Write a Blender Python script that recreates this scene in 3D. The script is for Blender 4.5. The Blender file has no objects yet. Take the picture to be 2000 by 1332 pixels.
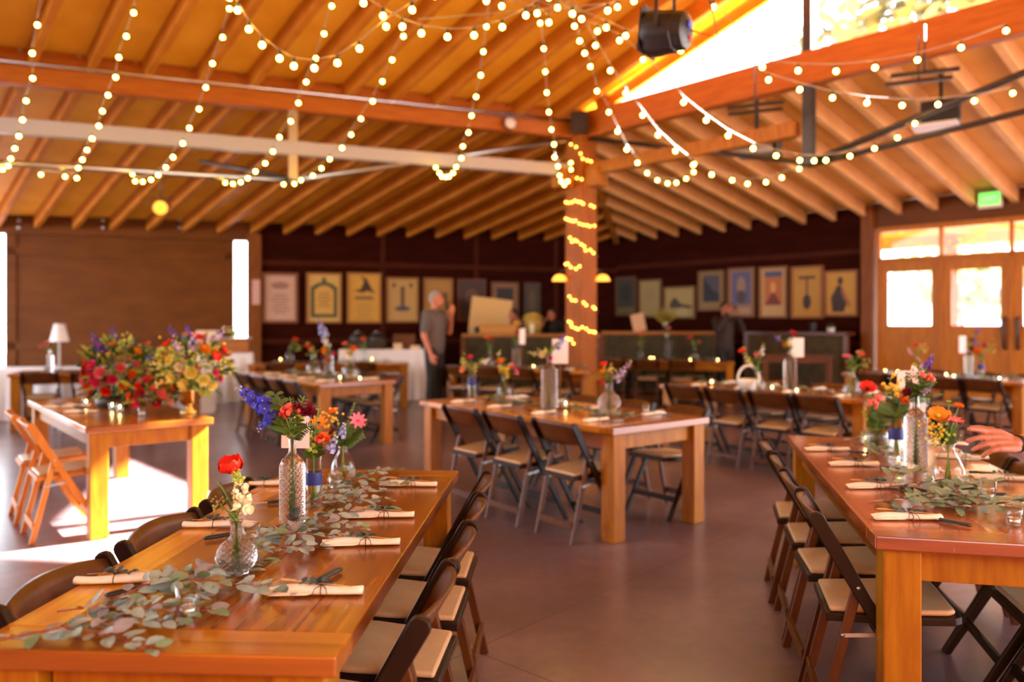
import bpy, bmesh, math, random
from mathutils import Vector, Matrix
R = random.Random(7)
PI = math.pi
sc = bpy.context.scene
C = sc.collection
# ------------------------------------------------------------------ camera, sky, sun, exposure
F = 1520.0      # focal length in pixels of the 2000 px wide frame
HZ = 630.0      # horizon row
H = 1.45        # eye height
cam_d = bpy.data.cameras.new('camera'); cam = bpy.data.objects.new('camera', cam_d); C.objects.link(cam)
cam.location = (0, 0, H); cam.rotation_euler = (PI/2, 0, 0)
cam_d.sensor_width = 36; cam_d.lens = 36*F/2000; cam_d.shift_y = -(666-HZ)/2000
cam_d.clip_start = .05; cam_d.clip_end = 300
cam_d.dof.use_dof = True; cam_d.dof.focus_distance = 2.45; cam_d.dof.aperture_fstop = 1.5
sc.camera = cam
world = bpy.data.worlds.new('sky'); sc.world = world; world.use_nodes = True
bgn = world.node_tree.nodes['Background']
bgn.inputs[0].default_value = (.84, .91, 1.0, 1); bgn.inputs[1].default_value = 4.6
sun_d = bpy.data.lights.new('sun', 'SUN'); sun_d.energy = 82; sun_d.angle = .012; sun_d.color = (1, .96, .88)
sun = bpy.data.objects.new('sun', sun_d); C.objects.link(sun)
SUNV = Vector((5.93, 3.58, 4.93)).normalized()
sun.rotation_euler = SUNV.to_track_quat('Z', 'Y').to_euler(); sun.location = (20, 14, 20)
vs = sc.view_settings
sc.display_settings.display_device = 'sRGB'
vs.view_transform = 'Standard'; vs.look = 'None'; vs.gamma = 1; vs.use_curve_mapping = False
vs.exposure = 1.12
sc.cycles.max_bounces = 10; sc.cycles.diffuse_bounces = 3; sc.cycles.glossy_bounces = 4
sc.cycles.transmission_bounces = 8; sc.cycles.transparent_max_bounces = 16
sc.cycles.sample_clamp_indirect = 6; sc.cycles.caustics_refractive = False; sc.cycles.caustics_reflective = False
sc.cycles.use_denoising = True

# ------------------------------------------------------------------ materials
def nt(m):
    m.use_nodes = True
    return m.node_tree.nodes, m.node_tree.links, m.node_tree.nodes['Principled BSDF']
def col(c): return (c[0], c[1], c[2], 1)
def srgb(r, g, b):
    f = lambda u: u/12.92 if u <= .04045 else ((u+.055)/1.055)**2.4
    return (f(r/255), f(g/255), f(b/255))
def mat(name, c, rough=.5, metal=0, c2=None, scale=8, spec=.5, coat=0, bump=0, sub=0, trans=0, stretch=None):
    m = bpy.data.materials.new(name); N, L, b = nt(m)
    b.inputs['Base Color'].default_value = col(c); b.inputs['Roughness'].default_value = rough
    b.inputs['Metallic'].default_value = metal; b.inputs['Specular IOR Level'].default_value = spec
    b.inputs['Coat Weight'].default_value = coat; b.inputs['Coat Roughness'].default_value = .15
    if trans:
        b.inputs['Transmission Weight'].default_value = trans
    if sub:
        b.inputs['Subsurface Weight'].default_value = sub; b.inputs['Subsurface Radius'].default_value = (.02, .01, .006)
    if c2 or bump:
        tc = N.new('ShaderNodeTexCoord'); mp = N.new('ShaderNodeMapping'); nz = N.new('ShaderNodeTexNoise')
        if stretch: mp.inputs['Scale'].default_value = stretch
        nz.inputs['Scale'].default_value = scale; nz.inputs['Detail'].default_value = 5
        L.new(tc.outputs['Object'], mp.inputs[0]); L.new(mp.outputs[0], nz.inputs['Vector'])
        if c2:
            r = N.new('ShaderNodeValToRGB'); r.color_ramp.elements[0].position = .35; r.color_ramp.elements[1].position = .68
            r.color_ramp.elements[0].color = col(c); r.color_ramp.elements[1].color = col(c2)
            L.new(nz.outputs[0], r.inputs[0]); L.new(r.outputs[0], b.inputs['Base Color'])
        if bump:
            bp = N.new('ShaderNodeBump'); bp.inputs['Strength'].default_value = bump; bp.inputs['Distance'].default_value = .01
            L.new(nz.outputs[0], bp.inputs['Height']); L.new(bp.outputs[0], b.inputs['Normal'])
    return m
def planks(name, c1, c2, c3, width=.14, axis=1, rough=.3, coat=.3, joint=.004, grain=(2, 40, 40), wear=0, seam_dark=.35):
    """boards along one local axis: every board its own tone, grain along it, a dark seam between boards"""
    m = bpy.data.materials.new(name); N, L, b = nt(m)
    tc = N.new('ShaderNodeTexCoord'); sp = N.new('ShaderNodeSeparateXYZ'); L.new(tc.outputs['Object'], sp.inputs[0])
    dv = N.new('ShaderNodeMath'); dv.operation = 'DIVIDE'; dv.inputs[1].default_value = width; L.new(sp.outputs[axis], dv.inputs[0])
    fl = N.new('ShaderNodeMath'); fl.operation = 'FLOOR'; L.new(dv.outputs[0], fl.inputs[0])
    wn = N.new('ShaderNodeTexWhiteNoise'); wn.noise_dimensions = '1D'; L.new(fl.outputs[0], wn.inputs['W'])
    mp = N.new('ShaderNodeMapping'); mp.inputs['Scale'].default_value = grain; L.new(tc.outputs['Object'], mp.inputs[0])
    ad = N.new('ShaderNodeVectorMath'); ad.operation = 'ADD'; L.new(mp.outputs[0], ad.inputs[0])
    sc_ = N.new('ShaderNodeVectorMath'); sc_.operation = 'SCALE'; sc_.inputs['Scale'].default_value = 30; L.new(wn.outputs['Color'], sc_.inputs[0])
    L.new(sc_.outputs[0], ad.inputs[1])
    nz = N.new('ShaderNodeTexNoise'); nz.inputs['Scale'].default_value = 1; nz.inputs['Detail'].default_value = 6; nz.inputs['Distortion'].default_value = .6
    L.new(ad.outputs[0], nz.inputs['Vector'])
    mx = N.new('ShaderNodeMath'); mx.operation = 'MULTIPLY_ADD'; mx.inputs[1].default_value = .45; L.new(wn.outputs['Value'], mx.inputs[0])
    ml = N.new('ShaderNodeMath'); ml.operation = 'MULTIPLY'; ml.inputs[1].default_value = .62; L.new(nz.outputs[0], ml.inputs[0]); L.new(ml.outputs[0], mx.inputs[2])
    r = N.new('ShaderNodeValToRGB'); e = r.color_ramp.elements
    e[0].position = .22; e[0].color = col(c1); e[1].position = .75; e[1].color = col(c3)
    k = e.new(.48); k.color = col(c2); L.new(mx.outputs[0], r.inputs[0])
    fr = N.new('ShaderNodeMath'); fr.operation = 'FRACT'; L.new(dv.outputs[0], fr.inputs[0])
    lt = N.new('ShaderNodeMath'); lt.operation = 'LESS_THAN'; lt.inputs[1].default_value = joint/width; L.new(fr.outputs[0], lt.inputs[0])
    mix = N.new('ShaderNodeMix'); mix.data_type = 'RGBA'; L.new(lt.outputs[0], mix.inputs[0]); L.new(r.outputs[0], mix.inputs[6])
    mix.inputs[7].default_value = col([x*seam_dark for x in c1])
    out = mix.outputs[2]
    if wear:
        n2 = N.new('ShaderNodeTexNoise'); n2.inputs['Scale'].default_value = 5; n2.inputs['Detail'].default_value = 8
        mp2 = N.new('ShaderNodeMapping'); mp2.inputs['Scale'].default_value = (1, 7, 1); L.new(tc.outputs['Object'], mp2.inputs[0]); L.new(mp2.outputs[0], n2.inputs['Vector'])
        g = N.new('ShaderNodeMapRange'); g.inputs[1].default_value = .66; g.inputs[2].default_value = .74; g.inputs[4].default_value = wear; L.new(n2.outputs[0], g.inputs[0])
        m2 = N.new('ShaderNodeMix'); m2.data_type = 'RGBA'; L.new(g.outputs[0], m2.inputs[0]); L.new(out, m2.inputs[6]); m2.inputs[7].default_value = (.75, .55, .42, 1); out = m2.outputs[2]
    L.new(out, b.inputs['Base Color'])
    b.inputs['Roughness'].default_value = rough; b.inputs['Coat Weight'].default_value = coat; b.inputs['Coat Roughness'].default_value = .18
    bp = N.new('ShaderNodeBump'); bp.inputs['Strength'].default_value = .12; bp.inputs['Distance'].default_value = .004
    L.new(nz.outputs[0], bp.inputs['Height']); L.new(bp.outputs[0], b.inputs['Normal'])
    return m
def emis(name, c, s):
    m = bpy.data.materials.new(name); N, L, b = nt(m)
    b.inputs['Base Color'].default_value = col(c); b.inputs['Emission Color'].default_value = col(c); b.inputs['Emission Strength'].default_value = s
    return m
def thin_glass(name, tint=(.95, .97, .96), rough=.03, refl=1.0):
    m = bpy.data.materials.new(name); m.use_nodes = True; N = m.node_tree.nodes; L = m.node_tree.links; N.clear()
    o = N.new('ShaderNodeOutputMaterial'); t = N.new('ShaderNodeBsdfTransparent'); t.inputs[0].default_value = col(tint)
    g = N.new('ShaderNodeBsdfGlossy'); g.inputs['Roughness'].default_value = rough
    lw = N.new('ShaderNodeLayerWeight'); lw.inputs[0].default_value = .5
    pw = N.new('ShaderNodeMath'); pw.operation = 'POWER'; pw.inputs[1].default_value = 2.6; L.new(lw.outputs['Facing'], pw.inputs[0])
    mr = N.new('ShaderNodeMath'); mr.operation = 'MULTIPLY_ADD'; mr.inputs[1].default_value = .6*refl; mr.inputs[2].default_value = .05*refl; L.new(pw.outputs[0], mr.inputs[0])
    mx = N.new('ShaderNodeMixShader'); L.new(mr.outputs[0], mx.inputs[0]); L.new(t.outputs[0], mx.inputs[1]); L.new(g.outputs[0], mx.inputs[2]); L.new(mx.outputs[0], o.inputs[0])
    return m
def cut_glass(name):
    m = bpy.data.materials.new(name); m.use_nodes = True; N = m.node_tree.nodes; L = m.node_tree.links; N.clear()
    o = N.new('ShaderNodeOutputMaterial'); g = N.new('ShaderNodeBsdfGlass'); g.inputs['IOR'].default_value = 1.3; g.inputs['Roughness'].default_value = .04
    t = N.new('ShaderNodeBsdfTransparent'); t.inputs[0].default_value = (.93, .95, .94, 1)
    mx = N.new('ShaderNodeMixShader'); mx.inputs[0].default_value = .22; L.new(g.outputs[0], mx.inputs[1]); L.new(t.outputs[0], mx.inputs[2]); L.new(mx.outputs[0], o.inputs[0])
    return m
def floor_mat():
    m = bpy.data.materials.new('stained_concrete'); N, L, b = nt(m)
    g = N.new('ShaderNodeNewGeometry')
    n1 = N.new('ShaderNodeTexNoise'); n1.inputs['Scale'].default_value = .55; n1.inputs['Detail'].default_value = 9; n1.inputs['Roughness'].default_value = .62; L.new(g.outputs['Position'], n1.inputs['Vector'])
    r = N.new('ShaderNodeValToRGB'); e = r.color_ramp.elements
    e[0].position = .38; e[0].color = col(srgb(78, 54, 55)); e[1].position = .64; e[1].color = col(srgb(128, 106, 110)); k = e.new(.52); k.color = col(srgb(103, 79, 83))
    L.new(n1.outputs[0], r.inputs[0])
    n2 = N.new('ShaderNodeTexNoise'); n2.inputs['Scale'].default_value = 14; n2.inputs['Detail'].default_value = 6; L.new(g.outputs['Position'], n2.inputs['Vector'])
    mx = N.new('ShaderNodeMix'); mx.data_type = 'RGBA'; mx.blend_type = 'OVERLAY'; mx.inputs[0].default_value = .25; L.new(r.outputs[0], mx.inputs[6]); L.new(n2.outputs[0], mx.inputs[7])
    mp = N.new('ShaderNodeMapping'); mp.inputs['Rotation'].default_value = (0, 0, math.radians(42)); L.new(g.outputs['Position'], mp.inputs[0])
    sp = N.new('ShaderNodeSeparateXYZ'); L.new(mp.outputs[0], sp.inputs[0])
    masks = []
    for ax in (0, 1):
        d = N.new('ShaderNodeMath'); d.operation = 'DIVIDE'; d.inputs[1].default_value = 2.44; L.new(sp.outputs[ax], d.inputs[0])
        f = N.new('ShaderNodeMath'); f.operation = 'FRACT'; L.new(d.outputs[0], f.inputs[0])
        l = N.new('ShaderNodeMath'); l.operation = 'LESS_THAN'; l.inputs[1].default_value = .003; L.new(f.outputs[0], l.inputs[0]); masks.append(l)
    mm = N.new('ShaderNodeMath'); mm.operation = 'MAXIMUM'; L.new(masks[0].outputs[0], mm.inputs[0]); L.new(masks[1].outputs[0], mm.inputs[1])
    m2 = N.new('ShaderNodeMix'); m2.data_type = 'RGBA'; L.new(mm.outputs[0], m2.inputs[0]); L.new(mx.outputs[2], m2.inputs[6]); m2.inputs[7].default_value = col(srgb(70, 40, 34))
    L.new(m2.outputs[2], b.inputs['Base Color'])
    rr = N.new('ShaderNodeMapRange'); b.inputs['Coat Weight'].default_value = .6; b.inputs['Coat Roughness'].default_value = .2; rr.inputs[3].default_value = .35; rr.inputs[4].default_value = .6; L.new(n1.outputs[0], rr.inputs[0]); L.new(rr.outputs[0], b.inputs['Roughness'])
    bp = N.new('ShaderNodeBump'); bp.inputs['Strength'].default_value = .06; L.new(n2.outputs[0], bp.inputs['Height']); L.new(bp.outputs[0], b.inputs['Normal'])
    return m
M = {}
M['floor'] = floor_mat()
M['top'] = planks('varnished_table_planks', srgb(112, 54, 8), srgb(164, 92, 18), srgb(206, 138, 44), .135, 1, .22, .5, .003, (1.6, 26, 26), wear=.22)
M['top_red'] = planks('worn_red_glare_planks', srgb(127, 56, 23), srgb(158, 80, 35), srgb(183, 107, 53), .135, 1, .2, .6, .004, (1.6, 26, 26), wear=.5)  # reddish glare of reflections put into the plank colour, wear streaks over it
M['end'] = planks('table_end_board', srgb(130, 68, 10), srgb(160, 90, 17), srgb(179, 113, 29), .4, 0, .22, .5, .001, (26, 1.6, 26))
M['end_red'] = planks('worn_red_glare_end_board', srgb(122, 53, 21), srgb(150, 74, 32), srgb(171, 97, 46), .4, 0, .2, .6, .001, (26, 1.6, 26), wear=.4)  # end boards carry the same reddish glare in their colour
M['pine'] = mat('golden_pine', srgb(144, 84, 9), .4, c2=srgb(168, 110, 16), scale=3, stretch=(9, 9, 1.2), spec=.25)
M['pine_h'] = mat('golden_pine_rail', srgb(132, 74, 7), .4, c2=srgb(155, 99, 13), scale=3, stretch=(1.2, 9, 9), spec=.25)
M['chair'] = mat('brown_lacquered_beech', srgb(25, 11, 5), .34, c2=srgb(36, 17, 7), scale=6, stretch=(3, 3, 1), spec=.22)
M['chair_l'] = mat('lighter_beech', srgb(72, 37, 11), .36, c2=srgb(93, 50, 17), scale=6, stretch=(3, 3, 1), spec=.3)  # lighter brown for slats, rear legs and rear stretchers
M['chair_g'] = mat('sunlit_beech', srgb(183, 108, 28), .4, c2=srgb(204, 131, 43), scale=6, stretch=(3, 3, 1), spec=.3)  # beech copy with sun and bounced light put into its colour
M['pad'] = mat('tan_vinyl', srgb(196, 166, 126), .36, c2=srgb(182, 150, 112), scale=12)
M['steel'] = mat('dull_steel', (.45, .44, .43), .35, 1)
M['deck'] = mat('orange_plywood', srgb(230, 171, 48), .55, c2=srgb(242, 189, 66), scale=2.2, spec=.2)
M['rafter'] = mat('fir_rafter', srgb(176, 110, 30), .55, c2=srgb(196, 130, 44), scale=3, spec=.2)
M['rafter_r'] = mat('door_lit_fir_rafter', srgb(230, 184, 112), .55, c2=srgb(240, 198, 132), scale=3, spec=.2)  # lit copy of the fir rafter, light from the doors put into its colour
M['deck_r'] = mat('door_lit_plywood', srgb(232, 180, 88), .55, c2=srgb(242, 196, 105), scale=2.2, spec=.2)  # lit copy of the plywood deck, brightened for light from the doors
M['beam'] = mat('glulam_fir', srgb(155, 83, 18), .5, c2=srgb(173, 101, 26), scale=2.5, stretch=(1, 1, 12), spec=.25)
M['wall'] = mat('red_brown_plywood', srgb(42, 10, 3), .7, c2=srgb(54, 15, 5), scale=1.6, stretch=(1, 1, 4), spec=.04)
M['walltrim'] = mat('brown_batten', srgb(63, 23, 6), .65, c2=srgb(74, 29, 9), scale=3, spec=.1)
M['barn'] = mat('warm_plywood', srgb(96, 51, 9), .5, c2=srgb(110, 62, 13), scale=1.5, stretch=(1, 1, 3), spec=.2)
M['bpost'] = mat('brown_timber', srgb(113, 61, 15), .55, c2=srgb(131, 75, 23), scale=3, stretch=(6, 6, 1), spec=.25)
M['post'] = mat('amber_timber', srgb(139, 76, 14), .5, c2=srgb(157, 92, 22), scale=3, stretch=(6, 6, .8), spec=.2)
M['door'] = mat('orange_fir_door', srgb(173, 102, 12), .42, c2=srgb(188, 118, 17), scale=3, stretch=(6, 6, 1), spec=.2)
M['blk'] = mat('black_metal', (.016, .015, .015), .4)
M['iron'] = mat('dark_iron', (.05, .042, .04), .42, .6)
M['whitepaint'] = mat('cream_painted_steel', srgb(168, 166, 164), .4)
M['conduit'] = mat('galvanised_tube', (.6, .62, .66), .25, 1)
M['cloth'] = mat('white_linen', srgb(232, 230, 232), .8, bump=.1, scale=30)
M['cream'] = mat('cream_napkin', srgb(244, 238, 222), .85, c2=srgb(236, 226, 204), scale=40, bump=.15)
M['tan'] = mat('dried_wheat', srgb(206, 166, 96), .7)
M['twine'] = mat('dark_twine', srgb(52, 46, 44), .8)
M['ribbon'] = mat('pale_ribbon', srgb(226, 206, 178), .6)
M['euc'] = mat('eucalyptus_leaf', srgb(120, 142, 134), .5, c2=srgb(158, 176, 168), scale=22, sub=.05)
M['euc2'] = mat('eucalyptus_leaf_green', srgb(98, 126, 92), .48, c2=srgb(130, 154, 118), scale=18)
M['euc3'] = mat('eucalyptus_leaf_mauve', srgb(120, 116, 120), .5, c2=srgb(146, 140, 142), scale=18)
M['eucd'] = mat('dark_teal_leaf', srgb(44, 74, 78), .5, c2=srgb(62, 94, 98), scale=22)
M['estem'] = mat('red_brown_twig', srgb(140, 72, 58), .6)
M['stem'] = mat('green_stem', srgb(92, 130, 44), .5, c2=srgb(120, 156, 62), scale=20)
M['leaf'] = mat('green_leaf', srgb(62, 98, 40), .5, c2=srgb(96, 130, 56), scale=14)
M['leafd'] = mat('dark_green_leaf', srgb(38, 66, 34), .5, c2=srgb(58, 88, 46), scale=14)
M['leafy'] = mat('lime_leaf', srgb(150, 168, 52), .5, c2=srgb(178, 190, 74), scale=14)
for k, c in dict(red=(226, 42, 22), redd=(186, 20, 34), orange=(240, 112, 24), amber=(246, 158, 26), yellow=(244, 200, 40), lemon=(240, 226, 120), cream_f=(244, 236, 196),
                 white=(244, 242, 240), pink=(240, 130, 156), hot=(228, 36, 116), coral=(242, 110, 92), peach=(248, 180, 140), burg=(116, 14, 50), blue=(52, 66, 214),
                 pale=(150, 160, 214), lilac=(186, 172, 214), purple=(96, 60, 170), lime=(176, 200, 84), blk_c=(30, 20, 24), olive=(150, 140, 50)).items():
    M[k] = mat('petal_'+k, srgb(*c), .55, sub=.08)
M['glass'] = thin_glass('clear_glass'); M['cut'] = cut_glass('diamond_cut_glass'); M['pane'] = thin_glass('window_glass', (.97, .98, .97), .02, .6)
M['frost'] = thin_glass('milky_glass', (.72, .73, .70), .12, 1.2)
M['wax'] = mat('white_wax', srgb(238, 228, 214), .5, sub=.1); M['alu'] = mat('aluminium_cup', (.7, .7, .72), .3, 1)
M['flame'] = emis('candle_flame', (1, .62, .18), 42)
M['bulb'] = emis('lit_bulb', (1, .60, .06), 34); M['fairy'] = emis('fairy_bulb', (1, .42, .06), 11)
M['socket'] = mat('bulb_socket', (.03, .03, .028), .4); M['cable'] = mat('light_cable', (.26, .21, .17), .4)
M['amberlens'] = emis('amber_lens', (1, .32, .03), 1.1); M['whitelens'] = emis('white_lens', (1, .98, .95), 1.6)
M['shade'] = emis('sconce_glass', (1, .42, .05), 1.1)
M['exit'] = emis('exit_green', (.10, .75, .08), 1.1); M['exitl'] = emis('exit_letters', (.25, .9, .2), 1.3)
M['plastic'] = mat('white_plastic', srgb(232, 228, 220), .4)
M['card'] = mat('white_card', srgb(240, 240, 240), .7)
M['gold'] = mat('mercury_gold', (.86, .62, .22), .18, 1, bump=.25, scale=30)
M['corr'] = mat('rusty_corrugate', (.085, .06, .022), .55, .15, c2=(.05, .034, .012), scale=6, spec=.25)
M['darkwood'] = mat('dark_walnut', srgb(78, 38, 20), .4, c2=srgb(98, 52, 28), scale=3, stretch=(1, 6, 6))
M['midwood'] = mat('mid_oak', srgb(150, 92, 44), .4, c2=srgb(172, 112, 58), scale=3, stretch=(1, 6, 6))
M['bluebox'] = mat('navy_ribbon', srgb(26, 42, 120), .5)
M['ground'] = mat('pale_paving', srgb(176, 170, 160), .8, c2=srgb(190, 184, 172), scale=1)
M['tree_d'] = mat('dark_tree_leaf', srgb(92, 92, 70), .8, c2=srgb(124, 122, 98), scale=2); M['tree'] = mat('tree_leaf', srgb(168, 184, 128), .7, c2=srgb(206, 216, 170), scale=2); M['bark'] = mat('grey_bark', srgb(170, 156, 140), .8)  # lighter leaf has outdoor overexposure in its colour; gable trees use the darker
M['skin'] = mat('skin', srgb(176, 118, 92), .5, c2=srgb(164, 104, 80), scale=20, sub=.1)
M['skin2'] = mat('tanned_skin', srgb(190, 118, 88), .5, sub=.15)
M['hair_g'] = mat('grey_hair', srgb(150, 140, 132), .7, bump=.3, scale=60); M['hair_d'] = mat('dark_hair', srgb(40, 26, 20), .6, bump=.3, scale=60)
M['shirt'] = mat('grey_shirt', srgb(92, 84, 82), .8); M['black_c'] = mat('black_cloth', srgb(22, 20, 22), .8); M['brown_c'] = mat('dark_brown_cloth', srgb(48, 32, 26), .8)
M['jacket'] = mat('charcoal_jacket', srgb(52, 44, 40), .8)

# ------------------------------------------------------------------ mesh builder
class MB:
    def __init__(s): s.v = []; s.f = []; s.m = []; s.s = []
    def add(s, vs, fs, mi=0, sm=False):
        o = len(s.v); s.v += [tuple(x) for x in vs]
        for f in fs: s.f.append([i+o for i in f]); s.m.append(mi); s.s.append(sm)
    def box(s, c, d, mi=0, R3=None):
        x, y, z = d[0]/2, d[1]/2, d[2]/2; c = Vector(c)
        vs = [Vector(p) for p in ((-x,-y,-z),(x,-y,-z),(x,y,-z),(-x,y,-z),(-x,-y,z),(x,-y,z),(x,y,z),(-x,y,z))]
        if R3 is not None: vs = [R3 @ p for p in vs]
        s.add([c+p for p in vs], [(0,3,2,1),(4,5,6,7),(0,1,5,4),(1,2,6,5),(2,3,7,6),(3,0,4,7)], mi)
    def bar(s, a, b, w, h, mi=0, up=(0,0,1), ext=0):
        a = Vector(a); b = Vector(b); t = (b-a).normalized(); a = a-t*ext; b = b+t*ext
        sd = t.cross(Vector(up))
        sd = sd.normalized() if sd.length > 1e-5 else Vector((1,0,0)); u = sd.cross(t).normalized()
        q = [(-w/2,-h/2),(w/2,-h/2),(w/2,h/2),(-w/2,h/2)]
        vs = [a+sd*x+u*y for x, y in q]+[b+sd*x+u*y for x, y in q]
        s.add(vs, [(0,1,2,3),(7,6,5,4),(0,4,5,1),(1,5,6,2),(2,6,7,3),(3,7,4,0)], mi)
    def tube(s, pts, r, n=8, mi=0, cap=True):
        P = [Vector(p) for p in pts]; k = len(P); rs = r if isinstance(r, (list, tuple)) else [r]*k
        vs = []; ref = None
        for i in range(k):
            t = (P[min(i+1, k-1)]-P[max(i-1, 0)])
            t = t.normalized() if t.length > 1e-9 else Vector((0,0,1))
            if ref is None: ref = t.orthogonal().normalized()
            ref = (ref-t*ref.dot(t)); ref = ref.normalized() if ref.length > 1e-6 else t.orthogonal().normalized()
            bi = t.cross(ref)
            for j in range(n):
                a = 2*PI*j/n; vs.append(P[i]+(ref*math.cos(a)+bi*math.sin(a))*rs[i])
        fs = [(i*n+j, i*n+(j+1) % n, (i+1)*n+(j+1) % n, (i+1)*n+j) for i in range(k-1) for j in range(n)]
        if cap: fs += [tuple(range(n-1, -1, -1)), tuple((k-1)*n+j for j in range(n))]
        s.add(vs, fs, mi, True)
    def lathe(s, prof, n=24, mi=0, c=(0,0,0), mod=None, ax=None):
        c = Vector(c); k = len(prof); vs = []
        q = Vector(ax).to_track_quat('Z', 'Y') if ax is not None else None
        for i, (r, z) in enumerate(prof):
            for j in range(n):
                a = 2*PI*j/n; rr = r+(mod(a, z, i) if mod else 0)
                p = Vector((rr*math.cos(a), rr*math.sin(a), z))
                vs.append(c+(q @ p if q else p))
        fs = [(i*n+j, i*n+(j+1) % n, (i+1)*n+(j+1) % n, (i+1)*n+j) for i in range(k-1) for j in range(n)]
        s.add(vs, fs, mi, True)
    def ball(s, c, r, n=10, m=6, mi=0, q=None):
        r = r if isinstance(r, (tuple, list)) else (r, r, r); c = Vector(c); vs = [Vector((0,0,-r[2]))]
        for i in range(1, m):
            ph = -PI/2+PI*i/m
            for j in range(n): a = 2*PI*j/n; vs.append(Vector((r[0]*math.cos(ph)*math.cos(a), r[1]*math.cos(ph)*math.sin(a), r[2]*math.sin(ph))))
        vs.append(Vector((0,0,r[2]))); e = len(vs)-1
        fs = [(0, 1+(j+1) % n, 1+j) for j in range(n)]
        fs += [(1+i*n+j, 1+i*n+(j+1) % n, 1+(i+1)*n+(j+1) % n, 1+(i+1)*n+j) for i in range(m-2) for j in range(n)]
        fs += [(1+(m-2)*n+j, 1+(m-2)*n+(j+1) % n, e) for j in range(n)]
        s.add([c+(q @ v if q else v) for v in vs], fs, mi, True)
    def prism(s, poly, a, b, mi=0, fn=None):
        """poly of (u,v), extruded w from a to b; fn maps (u,v,w) to a point"""
        fn = fn or (lambda u, v, w: (w, u, v)); n = len(poly)
        vs = [fn(u, v, a) for u, v in poly]+[fn(u, v, b) for u, v in poly]
        s.add(vs, [tuple(range(n-1, -1, -1)), tuple(range(n, 2*n))]+[(i, (i+1) % n, n+(i+1) % n, n+i) for i in range(n)], mi)
    def leaf(s, b, d, up, L, W, mi=0, fold=.25, bend=.15, pts=((0,.0),(.2,.7),(.45,1),(.75,.75),(1,0))):
        b = Vector(b); d = Vector(d).normalized(); sd = d.cross(Vector(up)); sd = sd.normalized() if sd.length > 1e-4 else d.orthogonal().normalized(); u = sd.cross(d)
        vs = []; fs = []
        for t, w in pts:
            m = b+d*(L*t)-u*(bend*L*t*t)
            vs += [m-sd*(W*w/2)+u*(fold*W*w/2), m, m+sd*(W*w/2)+u*(fold*W*w/2)]
        for i in range(len(pts)-1):
            o = i*3; fs += [(o, o+1, o+4, o+3), (o+1, o+2, o+5, o+4)]
        s.add(vs, fs, mi, True)
    def build(s, name, mats, parent=None, loc=(0,0,0), rz=0, bevel=0, kind=None, seg=2):
        me = bpy.data.meshes.new(name); me.from_pydata(s.v, [], s.f)
        for mm in (mats if isinstance(mats, (list, tuple)) else [mats]): me.materials.append(M[mm] if isinstance(mm, str) else mm)
        me.polygons.foreach_set('material_index', s.m); me.polygons.foreach_set('use_smooth', s.s); me.validate(); me.update()
        o = bpy.data.objects.new(name, me); C.objects.link(o); o.location = loc; o.rotation_euler = (0, 0, rz)
        if parent is not None: o.parent = parent
        if bevel:
            md = o.modifiers.new('edge', 'BEVEL'); md.width = bevel; md.segments = seg; md.limit_method = 'ANGLE'
        if kind: o['kind'] = kind
        return o
def tag(o, label, cat, group=None, kind=None):
    o['label'] = label; o['category'] = cat
    if group: o['group'] = group
    if kind: o['kind'] = kind
    return o
def th(name, label, cat, loc=(0,0,0), rz=0, group=None):
    o = bpy.data.objects.new(name, None); C.objects.link(o); o.location = loc; o.rotation_euler = (0, 0, rz); o.empty_display_size = .1
    return tag(o, label, cat, group)
def copy_tree(o, parent=None):
    c = o.copy(); C.objects.link(c)
    if parent is not None: c.parent = parent
    for ch in list(o.children): copy_tree(ch, c)
    return c
PROTO = {}
def place(key, maker, loc, rz, label, group=None, scale=None):
    """the first call builds the thing, later calls copy it with its parts"""
    if key not in PROTO: PROTO[key] = maker(); o = PROTO[key]
    else: o = copy_tree(PROTO[key])
    o.location = loc; o.rotation_euler = (0, 0, rz)
    if scale: o.scale = (scale,)*3 if isinstance(scale, (int, float)) else scale
    o['label'] = label
    if group: o['group'] = group
    return o
def px(x, y, z):
    """the point of the horizontal plane z seen at (x, y)"""
    d = F*(H-z)/(y-HZ); return Vector(((x-1000)*d/F, d, z))
def at(x, y, d): return Vector(((x-1000)*d/F, d, H+(HZ-y)*d/F))
def v2(a): return Vector((a[0], a[1], 0))
ORD = ['first', 'second', 'third', 'fourth', 'fifth', 'sixth', 'seventh', 'eighth', 'ninth', 'tenth', 'eleventh', 'twelfth', 'thirteenth', 'fourteenth', 'fifteenth', 'sixteenth', 'seventeenth', 'eighteenth', 'nineteenth', 'twentieth']

# ------------------------------------------------------------------ the hall
U = Vector((-.67, .742, 0)); V = Vector((.742, .67, 0)); LB = Vector((-.93, -.368, 0)).normalized(); G = Vector((.368, -.93, 0)).normalized()
P0 = Vector((1.11, 12.5, 0))                        # the post with the string of lights
WL = Vector((-4.39, 16.7, 0)); WD = Vector((.947, .32, 0)).normalized(); WN = Vector((.32, -.947, 0)).normalized()    # poster wall
WR = Vector((5.9, 15.35, 0)); RN = -V                # door wall runs along U, faces -V
def cross2(p, d, q, e):
    det = d.x*(-e.y)+e.x*d.y; w = q-p
    return (w.x*(-e.y)+e.x*w.y)/det, (d.x*w.y-d.y*w.x)/det
tcor, ucor = cross2(WL, WD, WR, U); COR = WL+WD*tcor
def onL(x): q = (x-1000)/F; t = (q*WL.y-WL.x)/(WD.x-q*WD.y); return t, WL+WD*t
def onR(x): q = (x-1000)/F; t = (q*WR.y-WR.x)/(U.x-q*U.y); return t, WR+U*t
def zat(y, d): return H+(HZ-y)*d/F
ZB0, ZB1, ZW = 4.39, 4.80, 3.62
GR = .30
def zl(p): k = (p-P0).dot(G); return 4.84+(.325 if k > 0 else .216)*k      # underside of the deck: steeper above the long beam
RS = (4.73-3.66)/((WR-P0).dot(V))
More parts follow.
